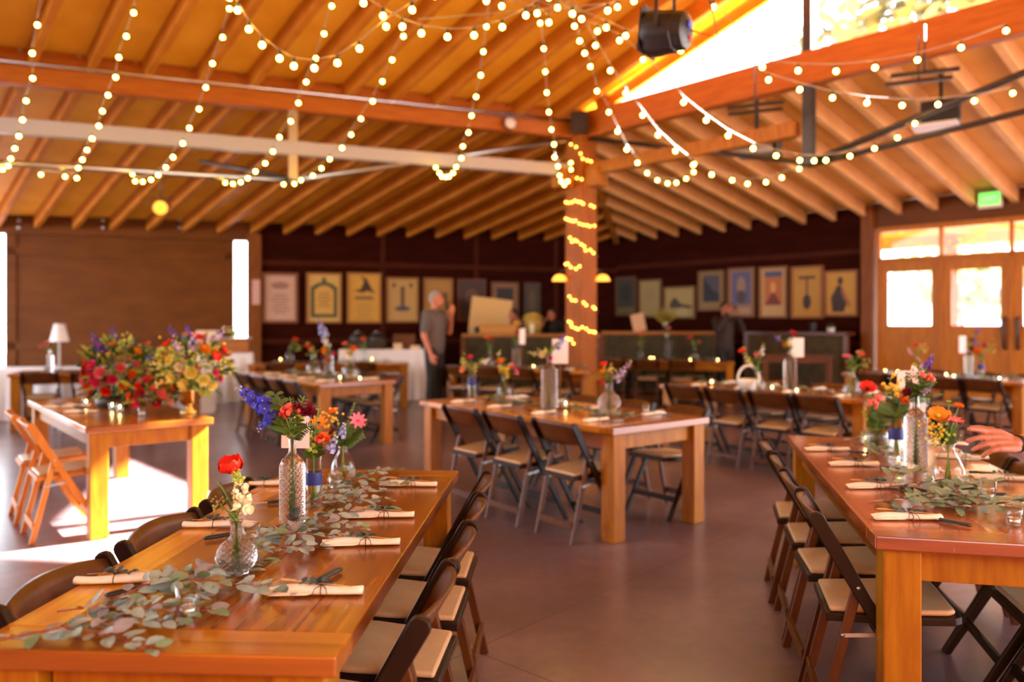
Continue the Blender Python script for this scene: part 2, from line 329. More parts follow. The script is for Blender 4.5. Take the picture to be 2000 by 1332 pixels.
def zr(p): return 3.66+RS*((WR-p).dot(V))            # underside of the deck over the door side
fl = MB(); fl.box((0, 6, -.06), (60, 60, .12)); o = fl.build('floor', 'floor', kind='structure')
# outside paving and sky-lit ground
g = MB(); g.box((0, 20, -.2), (160, 160, .1)); g.build('ground', 'ground', kind='structure')
# --- hall roof: deck from the poster wall up to the ridge and down over the camera
RID = 4.3                                            # ridge, metres from the post along -U
rdir = -LB
ridge = P0-U*RID; ov = -WN*.6
def lp(p, dz=0): return Vector((p.x, p.y, zl(p)+dz))
wlA = WL+WD*(-9.5); wlB = COR
rA = ridge+LB*15.5
hip0 = P0.copy()
d = MB()
def slab(mb, pts, th_, mi=0):
    n = len(pts); up = Vector((0, 0, th_))
    mb.add(pts+[p+up for p in pts], [tuple(range(n)), tuple(range(2*n-1, n-1, -1))]+[(i, n+i, n+(i+1) % n, (i+1) % n) for i in range(n)], mi)
bE = P0+LB*15.5; slab(d, [lp(wlA+ov), lp(wlB+ov*.2), lp(P0), lp(bE)], .05); slab(d, [lp(P0), lp(ridge), lp(rA), lp(bE)], .05)
zr_ = zl(ridge)
nearA = rA+G*9.5; nearB = ridge-U*10.2+V*.3
slab(d, [lp(rA), lp(ridge), Vector((nearB.x, nearB.y, zr_-GR*10.2*(-U).dot(G))), Vector((nearA.x, nearA.y, zr_-GR*9.5))], .05)
ceil = d.build('ceiling', 'deck', kind='structure')
# rafters of the hall roof run along U
def rafter(parent, a, b, w=.09, h=.24, m='rafter', nm='rafter'):
    mb = MB(); mb.bar(a, b, w, h); return mb.build(nm, m, parent)
s0 = 5.06; 
for i in range(-11, 22):
    off = s0-.645*i                                   # metres from the post along LB where this rafter crosses the beam
    q = P0+LB*off
    tW, _ = cross2(q, U, WL, WD); w = q+U*(tW-.05)
    if off > 0: tR, _ = cross2(q, -U, ridge, LB); e = q-U*tR
    else:
        tH, k = cross2(w, -U, P0, COR-P0)
        if k > .97 or tH < .3: continue
        e = w-U*tH
    if (WD.dot(w-COR)) > -.1: continue
    if off > 0: rafter(ceil, lp(w, -.13), lp(q, -.13)); rafter(ceil, lp(q, -.13), lp(e, -.13))
    else: rafter(ceil, lp(w, -.13), lp(e, -.13))
bk = MB()
for off in [x*.645+.33 for x in range(0, 15)]:
    q = P0+LB*off+G*.02; bk.bar(lp(q-LB*.29, -.12), lp(q+LB*.29, -.12), .05, .22)
bk.build('rafter_blocking', 'beam', ceil)
fa = MB(); pa = P0+V*.0
fa.bar(lp(P0+V*.06-U*.3, -.08), lp(ridge+V*.06, -.08), .07, .22); fa.build('verge_board', 'rafter', ceil)
# --- lean-to roof on the door side
def rp(p, dz=0): return Vector((p.x, p.y, zr(p)+dz))
bend_ = P0-U*9.5
wr1 = WR-U*9.0
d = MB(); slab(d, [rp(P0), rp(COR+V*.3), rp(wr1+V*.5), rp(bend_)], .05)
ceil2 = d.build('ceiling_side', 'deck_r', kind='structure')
k = -9.0
while k < ucor-.15:
    w = WR+U*k; tB, s_ = cross2(w, -V, P0, -U)
    if s_ >= 0: e = w-V*(tB-.02)
    else:
        tH, kk = cross2(w, -V, P0, COR-P0); e = w-V*tH
        if tH < .25: break
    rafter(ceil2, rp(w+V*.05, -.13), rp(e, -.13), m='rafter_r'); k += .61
hc = MB(); hc.bar(lp(P0-(COR-P0)*.06, .075), Vector((COR.x, COR.y, zl(COR)+.09)), .9, .03); hc.build('hip_cover', 'deck_r', ceil2)
h = MB(); h.bar(lp(P0, -.16), Vector((COR.x, COR.y, 3.52)), .13, .3); h.build('hip_rafter', 'rafter', ceil2)
# unseen panel added in the gable to cut off the near side of the sun patch
gb = MB()
A_, B_, C_ = P0-U*4.3, P0-U*6.3, P0-U*9.6
pts = [Vector((A_.x, A_.y, zl(ridge)+.02)), Vector((B_.x, B_.y, ZB1)), Vector((C_.x, C_.y, ZB1)), Vector((C_.x, C_.y, zr_-GR*5.3*(-U).dot(G)+.06))]
gb.add(pts+[p+V*.05 for p in pts], [(0,1,2,3), (7,6,5,4), (0,4,5,1), (1,5,6,2), (2,6,7,3), (3,7,4,0)]); gb.build('gable_sun_blocker', 'deck', kind='structure')
bw = MB(); bw.box((0, -4.6, 1.9), (26, .15, 3.8)); bw.build('unseen_wall_rear', 'barn', kind='structure')  # unseen wall added behind the camera to block light from the rear
lw = MB(); lw.box((-11.2, -.8, 1.9), (.15, 7.6, 3.8)); lw.box((-11.2, 3.0, 3.7), (.15, 10.5, .5)); lw.build('unseen_wall_left', 'barn', kind='structure')  # unseen wall added to limit the light entering from the left
# --- poster wall
t510 = onL(510)[0]; t482 = onL(482)[0]; t456 = onL(457)[0]; t10 = onL(9)[0]
def wallbox(mb, ta, tb, z0, z1, th_=.12, off=0, mi=0):
    a = WL+WD*ta; b = WL+WD*tb; c = (a+b)/2-WN*(th_/2-off); mb.box((c.x, c.y, (z0+z1)/2), ((b-a).length, th_, z1-z0), mi, Matrix.Rotation(math.atan2(WD.y, WD.x), 3, 'Z'))
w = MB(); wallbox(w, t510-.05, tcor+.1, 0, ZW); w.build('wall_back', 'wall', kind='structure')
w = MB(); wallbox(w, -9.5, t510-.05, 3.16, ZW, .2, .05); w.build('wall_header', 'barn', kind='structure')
def battens(mb, ts, zs, t0, t1):
    for t in ts: wallbox(mb, t-.05, t+.05, 0, ZW-.05, .03, .03)
    for z in zs: wallbox(mb, t0, t1, z-.05, z+.05, .03, .028)
w = MB(); battens(w, [onL(748)[0], onL(930)[0], onL(1085)[0]], [2.72, 1.05], t510, tcor); w.build('trim_1', 'walltrim', kind='structure')
w = MB(); wallbox(w, -9.5, tcor, ZW-.02, ZW+.22, .16, .06); w.build('trim_2', 'walltrim', kind='structure')
w = MB(); wallbox(w, t482, t510, 0, 3.3, .26, .12); p = w.build('timber_post', 'bpost'); tag(p, 'square brown timber post between the bright slit and the poster wall', 'post')
# barn door panel
dr = th('door_1', 'big sliding barn door of warm plywood boards behind the white cloth table', 'door', WL+WD*((t10+t456)/2)); dr['kind'] = 'structure'; dr.rotation_euler = (0, 0, math.atan2(WD.y, WD.x))
L_ = t456-t10
mb = MB(); mb.box((0, .1, 1.62), (L_, .05, 3.1)); mb.build('door_panel', 'barn', dr)
for nm, (x, z, sx, sz) in dict(a=(-L_/2+.09, 1.62, .18, 3.1), b=(L_/2-.09, 1.62, .18, 3.1), c=(0, 2.83, L_, .14), d=(0, 1.0, L_, .14), e=(0, .12, L_, .2)).items():
    mb = MB(); mb.box((x, .06, z), (sx, .04, sz)); mb.build('door_rail', 'barn', dr)
for x in (39, 203, 352):
    t_, p_ = onL(x); b_ = th('bolt_plate', 'column of three round bolt washers on the header, %s from the white lamp side' % ORD[(39, 203, 352).index(x)], 'bolts', p_+WN*.055, 0, 'bolt washers on the barn door header')
    for y in (418, 431, 445):
        mb = MB(); mb.lathe([(0, 0), (.035, 0), (.035, .02), (0, .022)], 10, ax=(WN.x, WN.y, 0)); mb.build('washer', 'steel', b_, (0, 0, zat(y, p_.y)))
# --- door wall
def rbox(mb, ua, ub, z0, z1, th_=.12, off=0, mi=0):
    a = WR+U*ua; b = WR+U*ub; c = (a+b)/2-RN*(th_/2-off); mb.box((c.x, c.y, (z0+z1)/2), (abs(ub-ua), th_, z1-z0), mi, Matrix.Rotation(math.atan2(U.y, U.x), 3, 'Z'))
uD = onR(1708)[0]; ZT0, ZT1 = 2.60, 3.13
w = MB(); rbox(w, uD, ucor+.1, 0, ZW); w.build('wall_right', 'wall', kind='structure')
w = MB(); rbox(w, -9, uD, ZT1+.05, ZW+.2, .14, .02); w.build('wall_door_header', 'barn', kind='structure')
w = MB(); rbox(w, uD, ucor, 2.74, 2.84, .03, .03); rbox(w, uD, ucor, 1.0, 1.1, .03, .03); w.build('trim_3', 'walltrim', kind='structure')
w = MB(); rbox(w, uD-.02, uD+.2, 0, ZW, .2, .12); p = w.build('timber_post', 'bpost'); tag(p, 'square brown timber post between the posters and the glazed doors', 'post')
edges = [1714, 1836, 1970]; us = [onR(x)[0] for x in edges]; W_ = us[0]-us[1]
us = [us[0]-W_*i for i in range(9)]
ang = math.atan2(-U.y, -U.x)
def slabx(mb, x0, x1, z0, z1, y=0, t=.05, mi=0): mb.box(((x0+x1)/2, y, (z0+z1)/2), (x1-x0, t, z1-z0), mi)
for i in range(8):                                     # doors in a row, a transom light over each
    pos = WR+U*us[i]
    dn = th('door_%d' % (i+2), '%s glazed fir door from the poster corner, with %s' % (ORD[i], 'no visible handle' if i == 0 else 'a black pull handle'), 'door', pos, ang); dn['kind'] = 'structure'
    x0, x1 = .05, W_+.004; st = .14
    f = MB()
    for (a, b, c_, e) in ((x0, x0+st, .01, ZT0-.04), (x1-st, x1, .01, ZT0-.04), (x0+st, x1-st, ZT0-.24, ZT0-.04), (x0+st, x1-st, 1.18, 1.40), (x0+st, x1-st, .01, .26), ((x0+x1)/2-.05, (x0+x1)/2+.05, .26, 1.18)):
        slabx(f, a, b, c_, e)
    f.build('door_frame', 'door', dn, bevel=.006)
    f = MB(); slabx(f, x0+st, x1-st, .26, 1.18, 0, .02); f.build('door_panel', 'door', dn)
    f = MB(); slabx(f, x0+st, x1-st, 1.40, ZT0-.24, 0, .012); f.build('pane', 'pane', dn)
    if i:
        hx = x1-.075 if i % 2 else x0+.075
        f = MB(); f.tube([(hx, -.03, 1.02), (hx, -.085, 1.05), (hx, -.085, 1.50), (hx, -.03, 1.53)], .026, 8); f.build('handle', 'blk', dn)
    wn_ = th('window_%d' % (i+1), 'transom window above the %s glazed door' % ORD[i], 'window', pos, ang); wn_['kind'] = 'structure'
    f = MB(); slabx(f, 0, W_, ZT1-.03, ZT1+.06, 0, .1); slabx(f, 0, W_, ZT0-.04, ZT0+.03, 0, .1); slabx(f, 0, .055, 0, ZT1, 0, .1); f.build('window_frame', 'door', wn_)
    f = MB(); slabx(f, .055, W_, ZT0+.03, ZT1-.03, 0, .012); f.build('pane', 'pane', wn_)
# porch and trees beyond the doors
pr = MB(); a = WR-U*9+V*.35; b = WR+U*1.6+V*.35
slab(pr, [a+Vector((0,0,3.5)), b+Vector((0,0,3.5)), b+V*2.2+Vector((0,0,3.2)), a+V*2.2+Vector((0,0,3.2))], .06); pr.bar(a+V*2.1+Vector((0,0,3.12)), b+V*2.1+Vector((0,0,3.12)), .14, .24)
pr.build('porch_roof', 'deck', kind='structure')
for i, u in enumerate((-1.75, -5.2)):
    q = WR+U*u+V*2.3; mb = MB(); mb.box((q.x, q.y, 1.55), (.2, .2, 3.1)); tag(mb.build('porch_post', 'post'), 'timber porch post seen through the %s glazed door' % ('second' if not i else 'fifth'), 'post')
def tree(loc, hgt, rad, label, seed, nl=420, lean=(0, 0), m='tree'):
    rr = random.Random(seed); t = th('tree', label, 'tree', loc, 0, 'trees outside the hall')
    mb = MB(); tp = Vector((lean[0], lean[1], hgt*.8)); mb.tube([(0,0,-.15), tp*.4+Vector((.1,0,0)), tp], [rad*.07, rad*.05, rad*.02], 8)
    for j in range(6):
        a = rr.uniform(0, 6.28); s_ = tp*rr.uniform(.45, .85); mb.tube([s_, s_+Vector((math.cos(a), math.sin(a), .5))*rad*.6], [rad*.025, rad*.008], 6)
    mb.build('trunk', 'bark', t); mb = MB()
    for j in range(nl):
        a = rr.uniform(0, 6.28); ph = math.acos(rr.uniform(-.7, 1)); r_ = rad*rr.uniform(.35, 1)
        p = Vector((math.cos(a)*math.sin(ph)*r_, math.sin(a)*math.sin(ph)*r_, math.cos(ph)*r_*.8))+Vector((lean[0], lean[1], hgt*.78))
        mb.leaf(p, (rr.gauss(0, 1), rr.gauss(0, 1), rr.gauss(0, .6)), (0, 0, 1), rad*.3, rad*.16)
    mb.build('crown', m, t); return t
for i, (u, v, hgt, rad) in enumerate(((.6, 10, 3.4, 1.9), (-1.6, 13, 4.2, 2.4), (-4.4, 11, 4.0, 2.2))):
    q = WR+U*u+V*v; tree((q.x, q.y, -.15), hgt, rad, 'leafy tree outside seen through the %s glazed door' % ('first', 'second', 'fourth')[i], 20+i)
q = at(1630, 20, 21); tree((q.x, q.y, -.15), 11.5, 1.5, 'slim tree outside rising behind the steel king post in the open gable', 31, 170, m='tree_d')
q = at(1830, -60, 17); tree((q.x, q.y, -.15), 10.6, 2.2, 'tree outside hanging over the top of the open gable', 32, 320, m='tree_d')
# --- post, beams, truss rods
q = P0; sd = .36; pz = Matrix.Rotation(math.atan2(V.y, V.x), 3, 'Z')
mb = MB(); mb.box((q.x, q.y, ZB1/2), (sd, sd, ZB1), 0, pz); tag(mb.build('timber_post', 'post', bevel=.012), 'tall amber timber post wound with fairy lights in the middle of the hall', 'post')
def zz(p, z): return Vector((p.x, p.y, z))
def beam(name, a, b, w_, z0, z1, m, label, cat='beam'):
    mb = MB(); mb.bar(zz(a, (z0+z1)/2), zz(b, (z0+z1)/2), w_, z1-z0); return tag(mb.build(name, m, bevel=.008), label, cat)
LE = P0+LB*8.96; RE = P0-U*7.68
beam('glulam_beam', P0-LB*.1, LE+LB*4, .17, ZB0, ZB1-.02, 'beam', 'long orange glulam beam under the hall rafters, carrying spotlights')
beam('glulam_beam', P0+U*.1, RE-U*3, .17, ZB0, ZB1, 'beam', 'deep orange glulam beam under the bright open gable')
beam('tie_beam', P0+LB*.2, LE+LB*4, .14, 3.78, 3.97, 'whitepaint', 'cream painted steel tie beam below the long glulam beam', 'beam')
beam('tie_beam', P0-U*.2, P0-U*3.7, .14, 3.78, 3.97, 'pine', 'timber tie beam running from the amber post towards the glazed doors', 'beam')
for e, nm in ((P0-U*.33, 'door'), (P0+LB*.33, 'barn door')):
    mb = MB(); mb.box(zz(e, 3.74), (.26, .26, .3), 0, pz); tag(mb.build('corbel_block', 'pine', bevel=.01), 'pine corbel block on the amber post, %s side' % nm, 'block', 'corbel blocks on the post')
mb = MB(); mb.tube([zz(P0+LB*.2+G*.15, ZB1-.17), zz(LE+LB*3+G*.15, ZB1-.17)], .022, 8); tag(mb.build('conduit_pipe', 'conduit'), 'thin silver conduit along the long glulam beam', 'pipe')
for e, nm, t_ in ((P0+LB*4.48, 'hall', LB), (P0-U*3.84, 'gable', -U)):
    k_ = th('king_post', 'steel king post hanging from the %s glulam beam' % ('long' if nm == 'hall' else 'gable'), 'steel post', e)
    top_ = ZB0 if nm == 'hall' else zl(e)-.1
    mb = MB(); mb.bar((0, 0, 3.40), (0, 0, top_), .12, .12, 0, t_); mb.build('post', 'iron' if nm == 'gable' else 'steel', k_)
    mb = MB(); mb.box((0, 0, 3.42), (.22, .22, .03), 0, pz); mb.build('foot_plate', 'iron', k_)
def rod(pts, label, r=.035, m='iron'):
    mb = MB(); mb.tube(pts, r, 8); return tag(mb.build('truss_rod', m), label, 'rod', 'steel truss rods')
KL = P0+LB*4.48; KR = P0-U*3.84
rod([zz(P0+LB*.2, 4.37), zz(KL, 3.43)], 'sloping steel truss rod from the amber post to the hall king post', .04, 'steel')
rod([zz(KL, 3.43), zz(LE+LB*3, 3.40)], 'level steel truss rod beyond the hall king post, towards the barn door side', .04, 'steel')
rod([zz(P0-U*.2, 4.37), zz(KR, 3.43)], 'sloping dark truss rod from the amber post to the gable king post')
rod([zz(KR, 3.43), zz(RE, 4.38)], 'steeper dark truss rod rising from the gable king post to the frame edge', .04)
rod([zz(KR, 3.40), zz(P0-U*7.4+V*.25, 3.78)], 'flatter dark truss rod running from the gable king post under the projector', .035)
rod([zz(KL, 3.46), zz(KL+G*-1.5+LB*1.2, 3.9)], 'short dark brace behind the foot of the hall king post', .03)
mb = MB(); a = P0-U*7.6
mb.box(zz(RE, 2.6), (.3, .3, 5.2), 0, pz); tag(mb.build('timber_post', 'post'), 'amber timber post at the near end of the gable beam', 'post')
mb = MB(); mb.box(zz(LE, 2.25), (.3, .3, 4.5), 0, pz); tag(mb.build('timber_post', 'post'), 'amber timber post at the far end of the long hall beam', 'post')
mb = MB(); mb.tube([zz(WR+U*(ucor-2)-V*.12, 3.62), zz(WR+U*uD-V*.12, 3.64), zz(WR-U*8-V*.12, 3.68)], .02, 8); tag(mb.build('conduit_pipe', 'conduit'), 'thin conduit along the top of the door wall', 'pipe')

# ------------------------------------------------------------------ tables
class Table:
    def __init__(s, key, c0, A, wv, L, W, top='top', end='end', label='', phrase='', zt=.76, near='near'):
        A = Vector((A[0], A[1], 0)).normalized(); wv = Vector((wv[0], wv[1], 0)).normalized()
        s.A, s.wv, s.L, s.W, s.c0, s.zt, s.ph, s.near = A, wv, L, W, Vector((c0[0], c0[1], 0)), zt, phrase, near
        s.c = s.c0+A*L/2+wv*W/2; rz = math.atan2(A.y, A.x)
        t = th('farm_table', label, 'table', s.c, rz, 'farm tables'); s.o = t
        mb = MB(); eb = .13; mb.box((0, 0, zt-.0225), (L-2*eb, W, .045)); mb.build('tabletop', top, t, bevel=.004)
        for sg in (-1, 1):
            mb = MB(); mb.box((0, 0, 0), (eb, W, .045)); mb.build('end_board', end, t, (sg*(L/2-eb/2), 0, zt-.0225), bevel=.005)
        ins = .025
        for sx in (-1, 1):
            for sy in (-1, 1):
                mb = MB(); mb.box((0, 0, 0), (.115, .115, zt-.046)); mb.build('leg', 'pine', t, (sx*(L/2-ins-.0575), sy*(W/2-.03-.0575), (zt-.046)/2), bevel=.006)
        for sy in (-1, 1):
            mb = MB(); mb.box((0, 0, 0), (L-2*ins-.24, .035, .11)); mb.build('apron', 'pine_h', t, (0, sy*(W/2-.085), zt-.101), bevel=.003)
        for sx in (-1, 1):
            mb = MB(); mb.box((0, 0, 0), (.035, W-.3, .11)); mb.build('apron', 'pine', t, (sx*(L/2-ins-.06), 0, zt-.101), bevel=.003)
    def p(s, a, w, z=None): return s.c0+s.A*a+s.wv*w+Vector((0, 0, s.zt if z is None else z))
T = {}
def tb(key, *a, **k): T[key] = Table(key, *a, **k)
tb(1, (-.363, 1.604), (.055, .9985), (-.9985, .055), 2.03, .80, label='glossy orange plank farm table with the red poppy vase, nearest the camera', phrase='the red poppy vase table', near='poppy end')
tb(2, (1.175, 2.516), (.2211, .9752), (.9752, -.2211), 2.31, .85, 'top_red', 'end_red', label='worn reddish farm table under the reaching hand', phrase='the worn reddish table', near='camera end')
tb(3, (-2.804, 5.117), (-.642, .767), (.767, .642), 2.32, .83, label='farm table carrying the two huge bouquets beside the sun patch', phrase='the huge bouquet table', near='sunlit end')
tb(4, (.654, 5.043), (-.62, .785), (.785, .62), 2.38, 1.0, label='farm table in mid-hall with a lilac and red flower vase at its near end', phrase='the mid-hall table', near='camera end')
tb(5, (-2.156, 8.74), (-.62, .785), (.785, .62), 2.5, .98, label='golden-legged farm table between the bouquets and the white buffet', phrase='the golden-legged table', near='camera end')
tb(6, (-4.35, 12.75), (.98, .18), (-.18, .98), 2.65, .85, label='farm table standing just in front of the white draped buffet', phrase='the table by the white buffet', near='barn door end')
tb(7, (-6.75, 10.4), (.94, .34), (-.34, .94), 2.4, .85, label='farm table with dark chairs in front of the long white cloth', phrase='the table by the long white cloth', near='outer end')
tb(8, (1.10, 11.0), (-.85, .527), (.527, .85), 2.55, .72, label='farm table at the foot of the amber post wound with lights', phrase='the table at the amber post', near='post end')
tb(9, (1.36, 14.2), (.965, -.26), (.26, .965), 2.6, .75, label='farm table farthest back, in front of the corrugated bar', phrase='the table before the bar', near='post end')
tb(10, (3.13, 6.9), (-.625, .78), (.78, .625), 2.36, .9, label='farm table with a white basket, between the post and the reddish table', phrase='the white basket table', near='camera end')
tb(11, (5.85, 8.9), (-.55, .835), (.835, .55), 2.3, .85, label='farm table closest to the glazed doors', phrase='the table by the glazed doors', near='camera end')

# ------------------------------------------------------------------ folding chairs (front is +y)
def make_chair(CA='chair', CL='chair_l'):
    t = th('folding_chair', 'x', 'chair')
    a, b = Vector((0, -.262, .79)), Vector((0, .20, 0)); d_ = (b-a).normalized(); nrm = Vector((0, d_.z, -d_.y))
    if nrm.y > 0: nrm = -nrm
    L = (b-a).length; w = .026
    for sx in (-1, 1):
        poly = []
        for k in range(7):
            an = PI*k/6; q = a-d_*(math.sin(an)*.024-.02)+nrm*(w*math.cos(an)); poly.append((q.y, q.z))
        q1, q2 = b-nrm*w-d_*0, b+nrm*w
        poly += [(q1.y-.012, 0), (q2.y+.0, 0)]
        mb = MB(); mb.prism(poly, sx*.212-.011, sx*.212+.011); mb.build('upright', CA, t, bevel=.004)
        poly = [(-.097, .548), (-.113, .560), (-.131, .548), (-.262, 0), (-.226, 0)]
        mb = MB(); mb.prism(poly, sx*.184-.011, sx*.184+.011); mb.build('rear_leg', CL, t, bevel=.004)
        mb = MB(); mb.bar((sx*.199, -.165, .372), (sx*.199, -.045, .385), .003, .014, 0); mb.tube([(sx*.196, -.165, .372), (sx*.203, -.165, .372)], .007, 6); mb.build('hinge_link', 'steel', t)
        mb = MB(); mb.tube([(sx*.21, -.118, .545), (sx*.2255, -.118, .545)], .007, 8); mb.build('pivot_bolt', 'steel', t)
    # curved back slat
    mb = MB(); nx, nz = 13, 6; g_ = []
    for side in (1, -1):
        vs = []
        for j in range(nz):
            for i in range(nx):
                u = -1+2*i/(nx-1); z = .645+(.135+.018*(1-u*u))*j/(nz-1)-.012*(1-u*u)*(1-j/(nz-1))
                y = -.262+(.79-z)*(.462/.79)-.034*(1-u*u)+side*.007+.012
                vs.append((u*.203, y, z))
        g_.append(vs)
    f = []; N_ = nx*nz
    for j in range(nz-1):
        for i in range(nx-1):
            q = j*nx+i; f.append((q, q+1, q+nx+1, q+nx)); f.append((N_+q, N_+q+nx, N_+q+nx+1, N_+q+1))
    edge = list(range(nx))+[j*nx+nx-1 for j in range(1, nz)]+[(nz-1)*nx+i for i in range(nx-2, -1, -1)]+[j*nx for j in range(nz-2, 0, -1)]
    for i in range(len(edge)): p_, q = edge[i], edge[(i+1) % len(edge)]; f.append((p_, N_+p_, N_+q, q))
    mb.add(g_[0]+g_[1], f, 0, True); mb.build('back_slat', CL, t)
    sl = math.radians(3.5); rot = Matrix.Rotation(sl, 3, 'X')
    mb = MB(); pl = [(-.165, -.215), (.165, -.215), (.19, .05), (.185, .19), (.165, .215), (-.165, .215), (-.185, .19), (-.19, .05)]
    for nm, sc_, z0, z1, m_, bv in (('seat_frame', 1, .418, .446, CA, .004), ('seat_pad', .93, .446, .466, 'pad', .009)):
        mb = MB(); mb.prism([(x*sc_, y*sc_) for x, y in pl], z0, z1, fn=lambda u, v, w_: rot @ Vector((u, v, w_-.44))+Vector((0, 0, .44))); mb.build(nm, m_, t, bevel=bv, seg=3)
    mb = MB(); mb.bar((-.175, -.231, .115), (.175, -.231, .115), .02, .045); mb.build('rear_stretcher', CL, t, bevel=.003)
    mb = MB(); mb.bar((-.203, .115, .145), (.203, .115, .145), .02, .04); mb.build('front_stretcher', CA, t, bevel=.003)
    return t
def chair(tk, a, side, label, out=.0, wob=0, grp='folding chairs', var=False):
    """side 0: along the c0 edge, 1: along the far edge, 2/3: at the near/far end. out pushes the chair away from the table"""
    t = T[tk]
    if side == 0: pos, f = t.p(a, 0, 0), t.wv
    elif side == 1: pos, f = t.p(a, t.W, 0), -t.wv
    elif side == 2: pos, f = t.p(0, a, 0), t.A
    else: pos, f = t.p(t.L, a, 0), -t.A
    pos = pos+f*(.09-out); rz = math.atan2(f.y, f.x)-PI/2+math.radians(wob)
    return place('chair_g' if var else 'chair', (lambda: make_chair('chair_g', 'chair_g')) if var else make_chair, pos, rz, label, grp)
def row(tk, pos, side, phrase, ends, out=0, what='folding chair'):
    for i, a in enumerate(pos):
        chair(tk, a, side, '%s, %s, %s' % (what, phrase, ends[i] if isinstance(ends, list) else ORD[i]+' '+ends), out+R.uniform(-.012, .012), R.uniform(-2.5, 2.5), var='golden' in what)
AC, FC = 'from the camera', ORD
row(1, [.36, .78, 1.20, 1.64], 0, 'aisle side of the red poppy vase table', AC, .0)
row(1, [.36, .89, 1.45], 1, 'sun patch side of the red poppy vase table', AC, -.115)
row(2, [.35, .78, 1.22, 1.68], 0, 'aisle side of the worn reddish table', AC, .0)
row(2, [.36, .82, 1.28, 1.75], 1, 'hand side of the worn reddish table', AC, -.05)
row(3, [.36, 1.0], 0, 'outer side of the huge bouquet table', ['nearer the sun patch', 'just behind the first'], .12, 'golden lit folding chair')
row(4, [.36, .92, 1.47], 0, 'aisle side of the mid-hall table', AC, .04)
row(4, [.40, .95, 1.5, 2.02], 1, 'post side of the mid-hall table', AC, .06)
row(5, [.37, .88, 1.42, 1.98], 0, 'bouquet side of the golden-legged table', AC, .05)
row(5, [.40, .95, 1.5], 1, 'post side of the golden-legged table', AC, .05)
row(6, [.55, 1.2, 1.85], 0, 'front of the table by the white buffet', 'from the barn door', .03)
row(7, [.42, 1.0, 1.58], 0, 'front of the table by the long white cloth', 'from the open end', .06)
row(8, [.45, 1.05, 1.65, 2.2], 0, 'front of the table at the amber post', 'from the post', .04)
row(9, [.5, 1.1, 1.7], 0, 'front of the table before the bar', 'from the post', .04)
row(9, [.5, 1.2, 1.9], 1, 'bar side of the table before the bar', 'from the post', .0)
row(10, [.36, .85, 1.35, 1.88], 0, 'aisle side of the white basket table', AC, .05)
row(10, [.37, .95, 1.55], 1, 'door side of the white basket table', AC, .05)
row(11, [.37, .83, 1.29, 1.75], 0, 'hall side of the table by the glazed doors', AC, .05)
row(11, [.37, .95, 1.6], 1, 'door side of the table by the glazed doors', AC, .05)

# ------------------------------------------------------------------ festoon lights
def bulb_proto():
    mb = MB(); mb.ball((0, 0, 0), .0205, 12, 8); b = mb.build('bulb', 'bulb'); b.parent = None
    mb = MB(); mb.lathe([(0, .052), (.011, .052), (.012, .022), (.008, .016)], 8); k = mb.build('socket', 'socket', b); return b
BP = None
def festoon(pts, d0, d1, label, pre=None, post=None):
    global BP
    n = len(pts); P = []
    for i, (x, y) in enumerate(pts):
        d = d0+(d1-d0)*i/max(n-1, 1); P.append(at(x, y, d))
    t = th('string_light', label, 'string lights', P[n//2], 0, 'festoon strings of round bulbs')
    o = P[n//2]; up = Vector((0, 0, .058)); c = [p+up-o for p in P]
    if n > 1:
        e = c[0]+(c[0]-c[1]).normalized()*1.2; c = [e]+c
        if post is not None: c = c+[post-o]
    mb = MB(); mb.tube(c, .0045, 6); mb.build('cable', 'cable', t)
    for p in P:
        if BP is None: BP = b = bulb_proto()
        else: b = copy_tree(BP)
        b.parent = t; b.location = p-o
